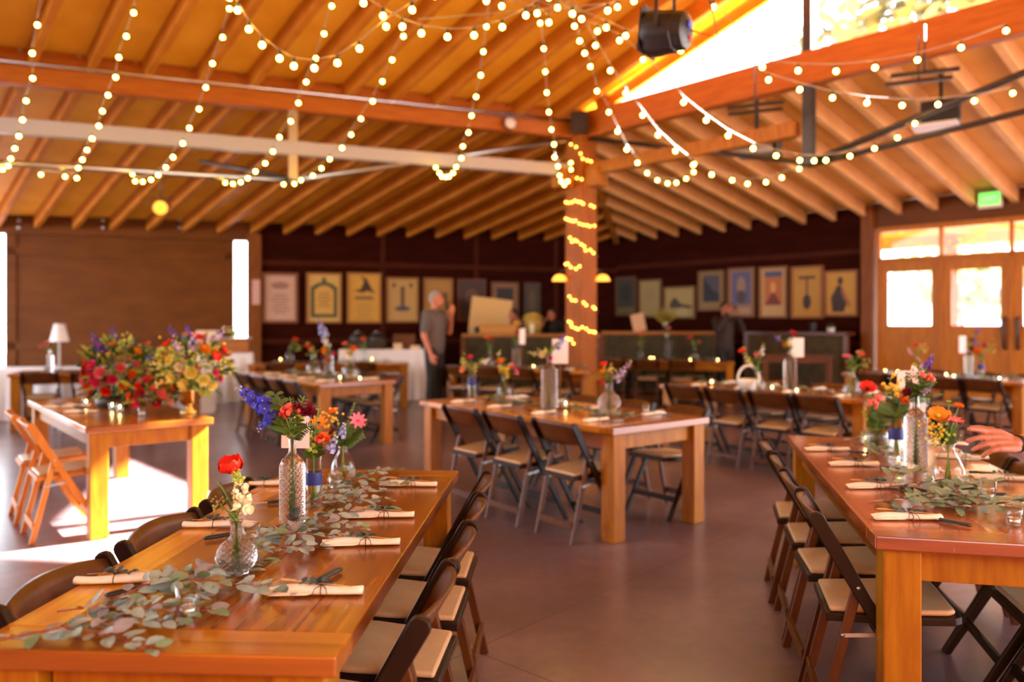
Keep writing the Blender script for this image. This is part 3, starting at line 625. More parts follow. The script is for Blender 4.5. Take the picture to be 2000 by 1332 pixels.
S = [
 ([(73,49),(63,104),(64,153),(51,197),(44,234),(37,266),(29,290),(21,310),(16,324),(5,331)], 7.2, 9.6, 'string of bulbs hanging outermost over the sliding barn door'),
 ([(261,25),(247,71),(232,112),(226,151),(211,186),(200,217),(193,246),(180,271),(170,293),(161,312),(153,328),(150,348),(127,345),(80,341)], 7.4, 10, 'string of bulbs second in from the barn door side'),
 ([(448,17),(435,73),(415,124),(402,171),(389,213),(370,250),(357,280),(338,307),(324,327),(309,342),(295,351),(279,355),(264,354),(259,340)], 7.6, 10.2, 'string of bulbs dipping just above the amber spotlight'),
 ([(648,12),(633,66),(617,114),(598,160),(583,201),(568,237),(546,268),(533,296),(518,319),(499,335),(484,348),(470,356),(455,359),(440,357)], 7.8, 10.6, 'string of bulbs crossing the hall king post and ending past it'),
 ([(806,21),(788,71),(766,117),(747,159),(728,198),(705,232),(686,263),(668,289),(644,311),(628,329),(611,343),(588,352),(575,359),(554,360)], 8, 10.9, 'string of bulbs ending at the foot of the hall king post'),
 ([(950,52),(944,101),(939,147),(930,189),(921,226),(915,259),(904,286),(901,309),(891,326),(885,338),(877,345),(871,346),(863,345),(858,338),(851,327)], 8.2, 11.4, 'string of bulbs curling into a small loop under the sloping rod'),
 ([(1055,45),(1062,95),(1065,140),(1068,181),(1072,219),(1077,253),(1082,282),(1083,307),(1090,325),(1093,343),(1096,354),(1102,361),(1109,354),(1115,331),(1115,318)], 8.4, 12, 'string of bulbs dropping straight down onto the amber post'),
 ([(1122,51),(1132,80),(1142,104),(1153,130),(1166,178),(1189,219),(1206,257),(1224,292),(1245,318),(1264,338),(1284,352),(1304,358),(1321,357),(1340,349),(1355,336),(1356,320)], 7.6, 10.8, 'string of bulbs swinging from beside the post across the hip rafters'),
 ([(1163,89),(1192,138),(1222,182),(1255,225),(1285,264),(1319,295),(1354,322),(1390,341),(1430,352),(1460,359),(1496,356),(1527,347),(1561,330)], 7.2, 9.6, 'lowest string of bulbs on the gable side, under the projector'),
 ([(1167,61),(1210,79),(1256,117),(1297,158),(1335,200),(1379,235),(1422,265),(1471,290),(1516,304),(1562,313),(1590,314),(1613,313),(1660,305),(1708,290),(1753,269),(1787,241)], 7, 8.6, 'string of bulbs passing the foot of the gable king post'),
 ([(1184,54),(1222,70),(1270,85),(1330,99),(1390,113),(1440,124),(1501,156),(1562,175),(1626,191),(1693,201),(1762,206),(1832,204),(1903,197),(1978,182)], 6.4, 7.4, 'string of bulbs sagging below the gable glulam beam'),
 ([(1118,27),(1187,21),(1238,2),(1394,14),(1440,70),(1489,131),(1559,138),(1633,139),(1709,132),(1792,117),(1877,93),(1965,60)], 6, 6.6, 'uppermost string of bulbs along the gable glulam beam'),
 ([(430,-30),(448,-5),(464,20),(486,57),(512,88),(546,114),(574,129),(614,133),(659,123),(702,95),(754,52),(805,19),(850,-8)], 5.0, 5.6, 'nearest string of large bulbs sagging in a shallow curve before the long beam'),
 ([(668,-25),(710,6),(748,31),(786,52),(823,65),(874,72),(926,69),(981,53),(1027,30),(1072,-5)], 5.4, 5.8, 'second shallow sagging string of large bulbs, nearer the gable'),
 ([(900,-14),(950,2),(980,12),(1049,26),(1072,44),(1089,15),(1136,37),(1206,14)], 6.2, 6.6, 'short high string of bulbs next to the big black stage light')]
for pts, d0, d1, lab in S: festoon(pts, d0, d1, lab)
rows = [[(1115,282),(1125,287),(1134,300),(1138,310),(1147,313),(1154,315),(1159,318)], [(1104,342),(1112,345),(1119,346),(1127,348),(1136,350),(1146,360),(1154,359),(1162,364)],
 [(1105,395),(1110,396),(1117,395),(1123,392),(1129,394),(1135,395),(1139,398),(1154,401),(1160,404)], [(1105,427),(1110,429),(1115,431),(1120,432),(1124,431),(1132,437),(1139,439),(1146,440),(1152,442),(1161,441)],
 [(1113,464),(1117,472),(1122,469),(1127,471),(1135,477),(1141,481),(1144,489),(1153,488),(1159,494)], [(1105,516),(1109,515),(1115,522),(1125,525),(1132,520)], [(1112,579),(1117,586),(1124,587),(1140,591),(1145,596),(1159,600),(1162,603)],
 [(1111,628),(1115,631),(1117,638),(1124,641),(1129,643),(1137,639),(1145,642),(1151,647),(1158,648),(1162,649)], [(1107,661),(1111,662),(1115,663),(1120,671)]]
ft = th('fairy_lights', 'string of tiny amber fairy lights wound round the tall post', 'string lights', P0); FBP = None; wire = []
for r_ in rows:
    for x, y in r_:
        d = 12.2
        for _ in range(4): lat = (x-1000)*d/F-P0.x; d = 12.5-.18*1.40-.02+min(abs(lat), .25)*.98
        p = at(x, y, d)-P0; wire.append(p)
        if FBP is None: mb = MB(); mb.ball((0, 0, 0), .013, 8, 6); FBP = b = mb.build('bulb', 'fairy', ft)
        else: b = FBP.copy(); C.objects.link(b)
        b.location = p
    e = wire[-1]; wire += [Vector((.28, 0, e.z-.05)), Vector((0, .28, e.z-.1)), Vector((-.28, .0, e.z-.15))]
mb = MB(); mb.tube(wire, .003, 5); mb.build('wire', 'cable', ft)

# ------------------------------------------------------------------ stage lights, speakers, sign
def aim(o, v): o.rotation_mode = 'QUATERNION'; o.rotation_quaternion = Vector(v).normalized().to_track_quat('Z', 'Y')
def par(loc, v, s, label, lens, ring='blk', hang=.3):
    t = th('stage_light', label, 'spotlight', loc)
    mb = MB(); mb.lathe([(0, -1.5), (.55, -1.5), (.85, -1.2), (.95, -.6), (1, 0), (1, .5), (1.06, .5), (1.06, .62), (.96, .62), (.9, .4)], 20); b = mb.build('housing', ring, t); b.scale = (s,)*3; aim(b, v)
    mb = MB(); mb.lathe([(0, .45), (.6, .42), (.93, .3)], 20); l = mb.build('lens', lens, t); l.scale = (s,)*3; aim(l, v)
    mb = MB(); sd = Vector(v).cross(Vector((0, 0, 1))).normalized()*s*1.12; mb.tube([sd, sd+Vector((0, 0, s*1.3)), -sd+Vector((0, 0, s*1.3)), -sd], s*.07, 6); mb.tube([(0, 0, s*1.3), (0, 0, s*1.3+hang)], s*.09, 6); mb.build('yoke', 'blk', t)
    return t
par(at(314, 406, 10.23), Vector((.28, -1, -.12)), .10, 'hanging black spotlight with a glowing amber lens', 'amberlens', hang=.37)
par(at(515, 187, 10.9)+G*.12, Vector((.15, -1, -.2)), .085, 'black spotlight with a white lens on the long beam', 'whitelens', hang=.1)
par(at(990, 246, 12.0)+G*.12, Vector((.3, -1, .1)), .085, 'pale spotlight with a bluish lens on the long beam close to the post', 'plastic', 'conduit', hang=.1)
# the big stage light near the gable
q = at(1300, 64, 4.9); t = th('stage_light', 'big black stage light hanging by its yoke before the open gable', 'spotlight', q)
ax = Vector((-.80, .55, .10)).normalized(); S_ = .125
mb = MB(); mb.lathe([(0, -1.25), (.5, -1.25), (.88, -1.1), (.92, -.9), (.92, -.6), (1.0, -.55), (1.04, 0), (1.12, .4), (1.12, .9), (1.02, .95), (.95, .6)], 28, mod=lambda a, z, i: .035*(1 if math.sin(a*14) > 0 else -1) if 3 <= i <= 7 else 0)
b = mb.build('housing', 'blk', t, bevel=.002); b.scale = (S_,)*3; aim(b, ax)
mb = MB(); mb.box((0, 0, .98), (2.1, 2.1, .06)); mb.box((0, 1.15, 1.1), (.9, .5, .05)); b = mb.build('gel_frame', 'iron', t); b.scale = (S_,)*3; aim(b, ax)
mb = MB(); mb.box((.25, .2, -1.3), (.3, .3, .14)); b = mb.build('blue_plug', 'blue', t); b.scale = (S_,)*3; aim(b, ax)
mb = MB(); mb.box((-.05, -.35, -1.28), (.2, .16, .1)); b = mb.build('red_switch', 'red', t); b.scale = (S_,)*3; aim(b, ax)
sd = ax.cross(Vector((0, 0, 1))).normalized()*S_*1.2
mb = MB()
for sg in (-1, 1): mb.bar(sd*sg, sd*sg*.85+Vector((0, 0, .42)), .022, .006)
mb.bar(sd*.85+Vector((0, 0, .42)), -sd*.85+Vector((0, 0, .42)), .022, .006, 0, (0, 1, 0)); mb.tube([(0, 0, .42), (0, 0, 2.2)], .02, 8); mb.build('yoke', 'iron', t)
mb = MB(); e = -ax*S_*1.3; mb.tube([e, e+Vector((.16, -.05, -.07)), e+Vector((.12, -.03, .15)), e+Vector((.02, 0, .45))], .005, 6); mb.build('power_cord', 'blk', t)
def boxthing(name, label, cat, c, dims, m, rz=0, extra=None, bevel=.008, group=None):
    t = th(name, label, cat, c, rz, group); mb = MB(); mb.box((0, 0, 0), dims); mb.build('body', m, t, bevel=bevel)
    for nm, cc, dd, mm in (extra or []): mb = MB(); mb.box(cc, dd); mb.build(nm, mm, t)
    return t
boxthing('projector', 'black and white projector hanging under the lean-to rafters', 'projector', at(1478, 291, 10.6), (.5, .42, .2), 'whitepaint', -.5, [('front_panel', (.27, 0, 0), (.05, .44, .24), 'blk'), ('ceiling_mount', (0, 0, .42), (.05, .05, .62), 'blk')])
boxthing('loudspeaker', 'black and white loudspeaker box hung near the truss rods', 'speaker', at(1838, 222, 9.6), (.42, .32, .28), 'blk', -.6, [('white_panel', (-.06, 0, -.15), (.5, .4, .03), 'plastic'), ('mount', (0, 0, .34), (.04, .04, .42), 'blk')])
boxthing('loudspeaker', 'small dark speaker perched on top of the amber post', 'speaker', Vector((P0.x-.05, P0.y-.36, 4.56)), (.26, .2, .3), 'blk', -.2, [('grille', (0, -.105, -.03), (.2, .02, .2), 'iron'), ('bracket', (0, .12, 0), (.06, .14, .06), 'blk')])
u_, p_ = onR(1938); q = Vector((p_.x, p_.y, zat(392, p_.y)))-V*.11
t = th('exit_sign', 'green EXIT sign in a white case above the glazed doors', 'exit sign', q, math.atan2(-U.y, -U.x))
mb = MB(); mb.box((0, 0, 0), (.36, .06, .27)); mb.box((0, .05, 0), (.1, .06, .1)); mb.build('case', 'plastic', t, bevel=.01)
mb = MB(); mb.box((0, -.034, .02), (.30, .008, .19)); mb.build('face', 'exit', t)
fc = bpy.data.curves.new('exit_lettering', 'FONT'); fc.body = 'EXIT'; fc.size = .12; fc.align_x = 'CENTER'; fc.align_y = 'CENTER'; fc.extrude = .001
fc.materials.append(M['exitl']); f0 = bpy.data.objects.new('lettering_curve', fc); C.objects.link(f0); bpy.context.view_layer.update()
me = bpy.data.meshes.new_from_object(f0.evaluated_get(bpy.context.evaluated_depsgraph_get())); bpy.data.objects.remove(f0)
fo = bpy.data.objects.new('lettering', me); C.objects.link(fo); fo.parent = t; fo.location = (0, -.040, .02); fo.rotation_euler = (PI/2, 0, 0)
for i, (x, y, dd) in enumerate(((1475, 213, 9.4), (1800, 152, 8.2))):
    t = th('strut_frame', 'dark steel strut frame fixed under the lean-to rafters, %s' % ('nearer the post' if not i else 'nearer the doors'), 'bracket', at(x, y, dd), -.3, 'strut frames under the lean-to roof')
    for yy in (-.15, .15): mb = MB(); mb.bar((-.32, yy, 0), (.32, yy, .02), .04, .04); mb.build('strut', 'iron', t)
    mb = MB()
    for yy in (-.15, .15): mb.tube([(0, yy, 0), (0, yy, .5)], .01, 6)
    mb.build('hanger', 'iron', t)
q = P0; shade_l = [(0, .10), (.03, .10), (.07, .085), (.10, .05), (.125, 0), (.12, 0), (.09, .045), (.05, .075), (0, .085)]
for i, sg in enumerate((-1, 1)):
    p_ = P0+Vector((sg*.255, -.0, 0)); t = th('wall_sconce', 'amber glass sconce on the %s flank of the post' % ('barn door' if sg < 0 else 'door'), 'wall lamp', Vector((p_.x, p_.y, 2.10)), 0, 'sconces on the amber post')
    mb = MB(); mb.lathe(shade_l, 20, c=(sg*.09, 0, .02)); mb.build('lamp_shade', 'shade', t)
    mb = MB(); mb.tube([(-sg*.03, 0, .16), (sg*.05, 0, .19), (sg*.09, 0, .12)], .012, 8); mb.build('arm', 'iron', t)

# ------------------------------------------------------------------ framed posters
CM = {}
def cm(r, g, b):
    k = (r, g, b)
    if k not in CM: CM[k] = mat('print_%d_%d_%d' % k, srgb(r, g, b), .6)
    return CM[k]
def poster(side, x0, y0, x1, y1, label, fcol, ground, motifs, fw=.045):
    (ta, pa), (tb_, pb) = (onL(x0), onL(x1)) if side == 'L' else (onR(x0), onR(x1))
    c = (pa+pb)/2; w = (pb-pa).length; z1 = zat(y0, c.y); z0 = zat(y1, c.y); h = z1-z0
    nrm = WN if side == 'L' else RN; dx = WD if side == 'L' else -U
    t = th('framed_poster', label, 'poster', Vector((c.x, c.y, (z0+z1)/2))+nrm*.045, math.atan2(dx.y, dx.x), 'framed posters on the back walls')
    mb = MB()
    for cx, cz, sx, sz in ((-w/2+fw/2, 0, fw, h), (w/2-fw/2, 0, fw, h), (0, h/2-fw/2, w-2*fw, fw), (0, -h/2+fw/2, w-2*fw, fw)): mb.box((cx, 0, cz), (sx, .04, sz))
    mb.build('frame', cm(*fcol), t)
    mb = MB(); mb.box((0, .008, 0), (w-2*fw+.004, .01, h-2*fw+.004)); mb.build('print', cm(*ground), t)
    iw, ih = (w-2*fw)/2, (h-2*fw)/2; mb = MB(); mats = []
    for k, mo in enumerate(motifs):
        sh, cl, *a = mo; mt = cm(*cl)
        if mt not in mats: mats.append(mt)
        mi = mats.index(mt); y = .0025-.0006*k
        if sh == 'r': cx, cz, sx, sz = a; pl = [(cx-sx, cz-sz), (cx+sx, cz-sz), (cx+sx, cz+sz), (cx-sx, cz+sz)]
        elif sh == 'e': cx, cz, sx, sz = a; pl = [(cx+sx*math.cos(i*PI/10), cz+sz*math.sin(i*PI/10)) for i in range(20)]
        else: pl = a[0]
        n = len(pl); mb.add([(u*iw, y, v*ih) for u, v in pl], [tuple(range(n))], mi)
    if motifs: mb.build('printed_picture', mats, t)
BR = (120, 66, 30)
TXT = lambda c, z0, n, w=.6, s=.09: [('r', c, 0, z0-s*i*1.5, w*(.7+.3*((i*7) % 3)/2), s*.28) for i in range(n)]
poster('L', 512, 533, 582, 631, 'pale pinkish poster of faded writing, first from the timber post', (126, 74, 44), (196, 160, 138), [('e', (150, 112, 96), 0, .55, .6, .16)]+TXT((146, 108, 92), .15, 7), .06)
poster('L', 598, 533, 667, 631, 'cream poster with a dark green arched border', (150, 100, 44), (206, 170, 92), [('p', (62, 74, 50), [(-.85,-.85),(.85,-.85),(.85,.45),(.5,.62),(0,.72),(-.5,.62),(-.85,.45)]), ('p', (204, 160, 76), [(-.62,-.7),(.62,-.7),(.62,.35),(.3,.5),(0,.55),(-.3,.5),(-.62,.35)]), ('e', (62, 74, 50), 0, .78, .14, .12)]+TXT((150, 110, 50), .2, 5, .45))
poster('L', 677, 533, 744, 631, 'yellow poster with a dark bird over a block of text', (156, 104, 40), (204, 156, 58), [('p', (52, 34, 22), [(-.7,.3),(-.2,.4),(.0,.75),(-.3,.95),(.15,.85),(.5,.4),(.75,.2),(.2,.3),(-.1,.22)]), ('r', (120, 92, 58), 0, 0, .6, .08)]+TXT((168, 126, 50), -.25, 6, .65))
poster('L', 754, 542, 817, 630, 'cream poster with a slim dark tower', (140, 92, 40), (186, 150, 84), [('r', (92, 68, 46), 0, .15, .14, .5), ('e', (66, 66, 84), 0, -.42, .55, .12), ('e', (74, 58, 44), -.6, .72, .12, .12), ('e', (74, 58, 44), .6, .72, .12, .12)])
poster('L', 826, 543, 884, 628, 'tan poster behind the standing man', (138, 88, 34), (170, 126, 52), [('e', (104, 78, 46), -.1, .2, .6, .3), ('r', (90, 64, 40), .6, 0, .12, .4)])
poster('L', 892, 545, 948, 628, 'dark brown poster beside the cream display board', (96, 44, 20), (62, 38, 28), [('e', (92, 58, 44), 0, .2, .5, .4)])
poster('L', 958, 551, 1012, 628, 'poster with a dark picture in a pale mount, above the leaning person', (104, 62, 26), (132, 94, 50), [('r', (34, 24, 18), 0, .12, .7, .66), ('e', (70, 52, 30), 0, -.3, .4, .2)])
poster('L', 1022, 552, 1054, 626, 'narrow dark olive poster, last before the wall corner', (60, 38, 18), (60, 48, 24), [('e', (84, 66, 34), 0, .1, .5, .6)])
poster('R', 1205, 541, 1245, 617, 'dim dark poster with a green lower edge, first past the sconce', (96, 62, 30), (54, 44, 26), [('r', (98, 86, 44), 0, -.8, .95, .18), ('e', (32, 26, 18), 0, .2, .6, .5)])
poster('R', 1250, 546, 1294, 620, 'pale greenish poster without a picture', (110, 80, 40), (156, 136, 86), TXT((138, 118, 72), .6, 6, .6))
poster('R', 1299, 560, 1360, 622, 'wide landscape poster with dark hills on cream', (124, 92, 46), (164, 142, 84), [('p', (60, 48, 30), [(-.7,-.1),(-.45,.35),(-.2,.3),(.1,-.1),(.9,-.25),(.9,-.4),(-.7,-.4)]), ('e', (176, 158, 108), .2, -.75, .45, .4)])
poster('R', 1366, 529, 1417, 607, 'poster of dark blue mountains, beside the photographer', (122, 88, 46), (132, 104, 62), [('r', (66, 62, 76), 0, .12, .72, .74), ('p', (22, 20, 22), [(-.72,-.6),(-.72,.7),(-.3,.4),(.2,.0),(.72,-.2),(.72,-.6)])])
poster('R', 1423, 523, 1477, 620, 'poster of a pale face on violet, over a cream band', (120, 74, 34), (146, 108, 84), [('r', (84, 84, 124), 0, .2, .78, .72), ('e', (148, 116, 96), 0, .3, .36, .4), ('e', (72, 56, 50), 0, -.2, .4, .3), ('r', (168, 138, 104), 0, -.8, .78, .14)])
poster('R', 1485, 521, 1540, 621, 'poster with a glowing orange peak under a blue strip', (134, 88, 38), (186, 150, 96), [('r', (176, 102, 36), 0, .15, .74, .7), ('r', (66, 74, 116), 0, .78, .74, .12), ('p', (112, 36, 16), [(-.7,-.55),(-.3,-.2),(0,.1),(.3,-.2),(.7,-.55)]), ('e', (214, 158, 92), 0, .2, .2, .24)])
poster('R', 1547, 520, 1610, 622, 'yellow poster with a long-necked string instrument', (140, 88, 34), (182, 136, 44), [('r', (64, 40, 20), 0, .62, .6, .06), ('r', (64, 40, 20), 0, .2, .07, .45), ('e', (52, 32, 18), 0, -.4, .3, .32)])
poster('R', 1612, 528, 1678, 618, 'yellow poster with a seated dark figure, last before the doors', (134, 80, 32), (186, 142, 48), [('e', (60, 38, 24), -.05, .6, .2, .2), ('p', (52, 30, 20), [(-.6,-.9),(-.7,-.2),(-.25,.4),(.05,.35),(.1,-.1),(.4,-.5),(.2,-.9)]), ('p', (150, 92, 50), [(.1,.3),(.7,-.6),(.55,-.7),(0,.1)])])
t_, p_ = onL(500); mb = MB(); mb.box((0, 0, 0), (.16, .01, .52)); o = mb.build('paper_notice', cm(206, 164, 150), loc=Vector((p_.x, p_.y, zat(571, p_.y)))+WN*.16, rz=math.atan2(WD.y, WD.x)); tag(o, 'narrow pinkish paper notice pinned to the timber post by the bright slit', 'notice')

# ------------------------------------------------------------------ long white cloth, buffet, bar
def draped(name, label, c, L, W, h, rz, folds=40):
    t = th(name, label, 'table', c, rz); mb = MB(); n = 120; vs = []; per = 2*(L+W)
    def pt(s, o):
        s %= per
        if s < L: return (-L/2+s, -W/2-o)
        s -= L
        if s < W: return (L/2+o, -W/2+s)
        s -= W
        if s < L: return (L/2-s, W/2+o)
        return (-L/2-o, W/2-(s-L))
    n = folds*6; k = 5
    for j in range(k+1):
        z = h-(h-.01)*j/k
        for i in range(n):
            x, y = pt(per*i/n, (.02+.03*math.sin(2*PI*i/6))*j/k); vs.append((x, y, z))
    fs = [(j*n+i, j*n+(i+1) % n, (j+1)*n+(i+1) % n, (j+1)*n+i) for j in range(k) for i in range(n)]; fs.append(tuple(range(n)))
    mb.add(vs, fs, 0, False); mb.build('tablecloth', 'cloth', t)
    mb = MB(); mb.box((0, 0, h-.03), (L-.04, W-.04, .04)); mb.build('table_board', 'midwood', t)
    return t
rw = math.atan2(.32, .947); wn3 = Vector((-.32, .947, 0)).normalized()
c0 = Vector((-9.3, 10.75, 0)); c_ = c0+WD*2.45+wn3*.5; draped('buffet_table', 'long table under a white cloth in front of the barn door', c_, 4.7, .95, .75, rw)
c_ = Vector((-5.22, 14.2, 0)); draped('buffet_table', 'tall white draped stand by the bright slit', c_, .95, .6, .9, rw, 14)
tc_ = c_
boxthing('wooden_crate', 'small oak crate on top of the tall white draped stand', 'crate', tc_+Vector((.16, -.02, 1.03)), (.5, .4, .25), 'midwood', rw, [('lid_board', (0, 0, .135), (.6, .48, .02), 'whitepaint')])
t = th('cake_stand', 'pale dish on a foot on the oak crate by the slit', 'dish', tc_+Vector((.16, 0, 1.186))); mb = MB(); mb.lathe([(0, 0), (.09, 0), (.03, .02), (.025, .08), (.15, .1), (.16, .12), (0, .11)], 20); mb.build('dish', 'lime', t)
mb = MB(); mb.box((0, 0, .17), (.34, .2, .03)); mb.build('serving_board', 'midwood', t)
boxthing('sign_card', 'blank cream card standing on the tall white draped stand', 'card', tc_+Vector((-.28, -.2, 1.11)), (.35, .015, .4), cm(222, 200, 176), rw-.05, [('easel_back', (0, .06, -.05), (.05, .1, .3), 'midwood')], .002)
# the white table lamp
q = Vector((-7.15, 12.3, .75)); t = th('table_lamp', 'white table lamp with cone shade on the long white cloth', 'table lamp', q)
mb = MB(); mb.lathe([(0, 0), (.1, 0), (.1, .015), (.02, .03), (.016, .42)], 16); mb.build('base', 'whitepaint', t); mb = MB(); mb.lathe([(.14, .40), (.075, .68), (.07, .68), (.134, .40)], 24, mod=lambda a, z, i: .004*math.sin(a*18)); mb.build('lamp_shade', 'cloth', t)
draped('buffet_table', 'white draped buffet at the poster wall beside the standing man', Vector((-2.35, 14.75, 0)), 1.75, .75, .95, .1, 26)
bq = Vector((-2.35, 14.7, .952))
for i, (dx, lab) in enumerate(((-.55, 'domed black serving dish nearest the timber post on the white buffet'), (-.2, 'domed black serving dish beside the cards on the white buffet'))):
    t = th('chafing_dish', lab, 'serving dish', bq+Vector((dx, 0, 0)), .1, 'black serving dishes'); mb = MB(); mb.box((0, 0, .12), (.34, .4, .12)); mb.box((0, 0, .03), (.3, .36, .06)); mb.build('pan', 'blk', t)
    mb = MB(); mb.ball((0, 0, .18), (.17, .2, .14), 16, 8); mb.build('lid', 'blk', t); mb = MB(); mb.tube([(-.05, -.1, .3), (0, -.1, .34), (.05, -.1, .3)], .01, 6); mb.build('handle', 'steel', t)
for i, (dx, w_, h_, lab) in enumerate(((.22, .16, .11, 'small cream menu card at the middle of the white buffet'), (.55, .18, .07, 'low cream menu card at the man end of the white buffet'))):
    mb = MB(); mb.box((0, 0, 0), (w_, .012, h_)); mb.box((0, .03, -h_*.3), (w_*.5, .05, .01)); o = mb.build('menu_card', cm(220, 196, 150), loc=bq+Vector((dx, -.2, h_/2)), rz=.1); tag(o, lab, 'card', 'menu cards on the buffet')
boxthing('wine_crate', 'dark wooden box behind the menu cards on the white buffet', 'crate', bq+Vector((.3, .12, .14)), (.4, .3, .28), 'darkwood', .1)
# bar
def corr_panel(t, a, b, z0, z1, nrm, name='corrugated_front'):
    a = Vector(a); b = Vector(b); L = (b-a).length; n = int(L/.07)*2; vs = []
    for i in range(n+1):
        p = a+(b-a)*i/n+Vector(nrm)*(.016 if i % 2 else -.016); vs += [(p.x, p.y, z0), (p.x, p.y, z1)]
    mb = MB(); mb.add(vs, [(2*i, 2*i+2, 2*i+3, 2*i+1) for i in range(n)], 0, False); return mb.build(name, 'corr', t)
def bar_unit(label, a, b, h, dep, m='midwood', z0=.08, legs=False):
    a = Vector((a[0], a[1], 0)); b = Vector((b[0], b[1], 0)); t = th('bar_counter', label, 'counter', a, math.atan2((b-a).y, (b-a).x)); L = (b-a).length
    mb = MB(); mb.box((L/2, dep/2-.06, h-.03), (L+.06, dep, .06)); mb.build('countertop', m, t, bevel=.006)
    corr_panel(t, (0, 0, 0), (L, 0, 0), z0, h-.06, (0, -1, 0))
    for nm, x in (('end_post', 0), ('end_post', L)): mb = MB(); mb.box((x, .02, (h-.06)/2), (.09, .09, h-.06)); mb.build(nm, 'darkwood', t)
    mb = MB(); mb.box((L/2, .01, .06), (L-.1, .05, .12)); mb.build('plinth', 'darkwood', t); return t
bar_unit('corrugated metal bar counter with timber top behind the post table', (-.98, 15.6), (1.75, 15.75), 1.22, .6)
bar_unit('corrugated bar counter on the door side of the amber post', (1.84, 15.75), (4.05, 15.45), 1.27, .6)
a_ = onR(1496)[1]-V*.75; b_ = onR(1680)[1]-V*.6
bar_unit('corrugated side counter under the yellow posters', a_, b_, 1.27, .45, 'darkwood')
t = th('side_bench', 'dark walnut bench table in front of the corrugated side counter', 'bench', (5.12, 14.0, 0), math.atan2(-.26, .965))
mb = MB(); mb.box((0, 0, .85), (1.2, .4, .05)); mb.build('top_board', 'darkwood', t, bevel=.004)
for sx in (-1, 1):
    for sy in (-1, 1): mb = MB(); mb.box((sx*.54, sy*.15, .41), (.08, .08, .82)); mb.build('leg', 'darkwood', t)
mb = MB(); mb.box((0, -.16, .78), (1.0, .03, .09)); mb.build('apron', 'darkwood', t)
# things on the bar
qz = Vector((0, 0, 1.222)); qz2 = Vector((0, 0, 1.272))
t = th('display_board', 'big cream display board leaning behind the bar', 'board', at(958, 617, 17.1)); mb = MB(); R3 = Matrix.Rotation(.12, 3, 'Y')
mb.box((0, 0, 0), (.9, .04, .78), 0, R3); mb.build('board', cm(222, 178, 110), t, bevel=.01); mb = MB(); mb.box((-.33, -.02, -.5), (.3, .05, .5)); mb.build('stand_panel', cm(196, 170, 110), t); mb = MB(); mb.ball((-.3, -.05, -.3), (.06, .02, .08)); mb.build('dark_clip', 'blk', t); mb = MB(); mb.box((0, .05, -.75), (.06, .05, 1.6)); mb.build('support_post', 'darkwood', t)
t = th('wicker_basket', 'yellow wicker basket on the bar beside the leaning person', 'basket', at(1040, 0, 15.8)*1); t.location = Vector((.42, 15.85, 1.222)); mb = MB(); mb.lathe([(0, 0), (.15, 0), (.18, .2), (.2, .36), (.18, .36), (.16, .2), (.13, .02), (0, .02)], 24, mod=lambda a, z, i: .006*math.sin(a*20+z*60)); mb.build('basket_body', cm(176, 140, 54), t); mb = MB(); mb.ball((0, 0, .34), (.17, .17, .1), 12, 6); mb.build('straw_filling', cm(190, 158, 70), t)
boxthing('wooden_box', 'low yellow wooden box on the bar below the leaning person', 'box', Vector((-.28, 15.75, 1.32)), (.75, .3, .19), cm(190, 132, 56), .05)
t = th('white_candle', 'white pillar candle on the bar above the tall card vase', 'candle', (.40, 15.56, 1.222)); mb = MB(); mb.lathe([(0, 0), (.045, 0), (.045, .22), (0, .225)], 16); mb.build('wax', cm(240, 222, 170), t); mb = MB(); mb.tube([(0, 0, .22), (0, 0, .245)], .004, 5); mb.build('wick', 'blk', t)
t = th('small_lamp', 'small amber lamp shade on the bar beside the wicker basket', 'lamp', (.1, 15.75, 1.222)); mb = MB(); mb.lathe([(0, 0), (.06, 0), (.015, .02), (.012, .2)], 12); mb.build('base', 'gold', t); mb = MB(); mb.lathe([(.1, .17), (.06, .28), (.055, .28), (.094, .17)], 16); mb.build('lamp_shade', cm(212, 150, 60), t)
boxthing('menu_board', 'tilted pinkish menu board on the bar counter, door side', 'board', at(1247, 630, 15.75), (.27, .015, .36), cm(206, 164, 124), .1, [('easel_back', (0, .05, -.04), (.04, .08, .26), 'midwood')], .002).rotation_euler = (0, -.22, .1)
t = th('dried_bouquet', 'pale dried bouquet in a jar on the bar counter, door side', 'bouquet', (3.1, 15.75, 1.272)); mb = MB(); mb.lathe([(0, 0), (.06, 0), (.07, .1), (.05, .16)], 14); mb.build('jar', 'glass', t); mb = MB()
for i in range(60): mb.leaf((0, 0, .12), (R.gauss(0, .45), R.gauss(0, .45), 1), (0, 1, .2), R.uniform(.2, .42), .035)
mb.build('foliage', 'olive', t)
boxthing('black_canister', 'small black canister on the corrugated side counter', 'canister', (a_+b_)/2+V*.15-U*.3+Vector((0, 0, 1.35)), (.1, .1, .15), 'blk', .4, [('lid', (0, 0, .085), (.11, .11, .02), 'iron')])
t = th('planter', 'small dark plant in a white pot on the corrugated side counter', 'plant', b_+V*.15+U*.35+Vector((0, 0, 1.272))); mb = MB(); mb.lathe([(0, 0), (.06, 0), (.07, .08), (.06, .08), (0, .06)], 14); mb.build('pot', 'plastic', t); mb = MB()
for i in range(30): mb.leaf((0, 0, .06), (R.gauss(0, 1), R.gauss(0, 1), 1.1), (0, 0, 1), .12, .04)
mb.build('foliage', 'leafd', t)

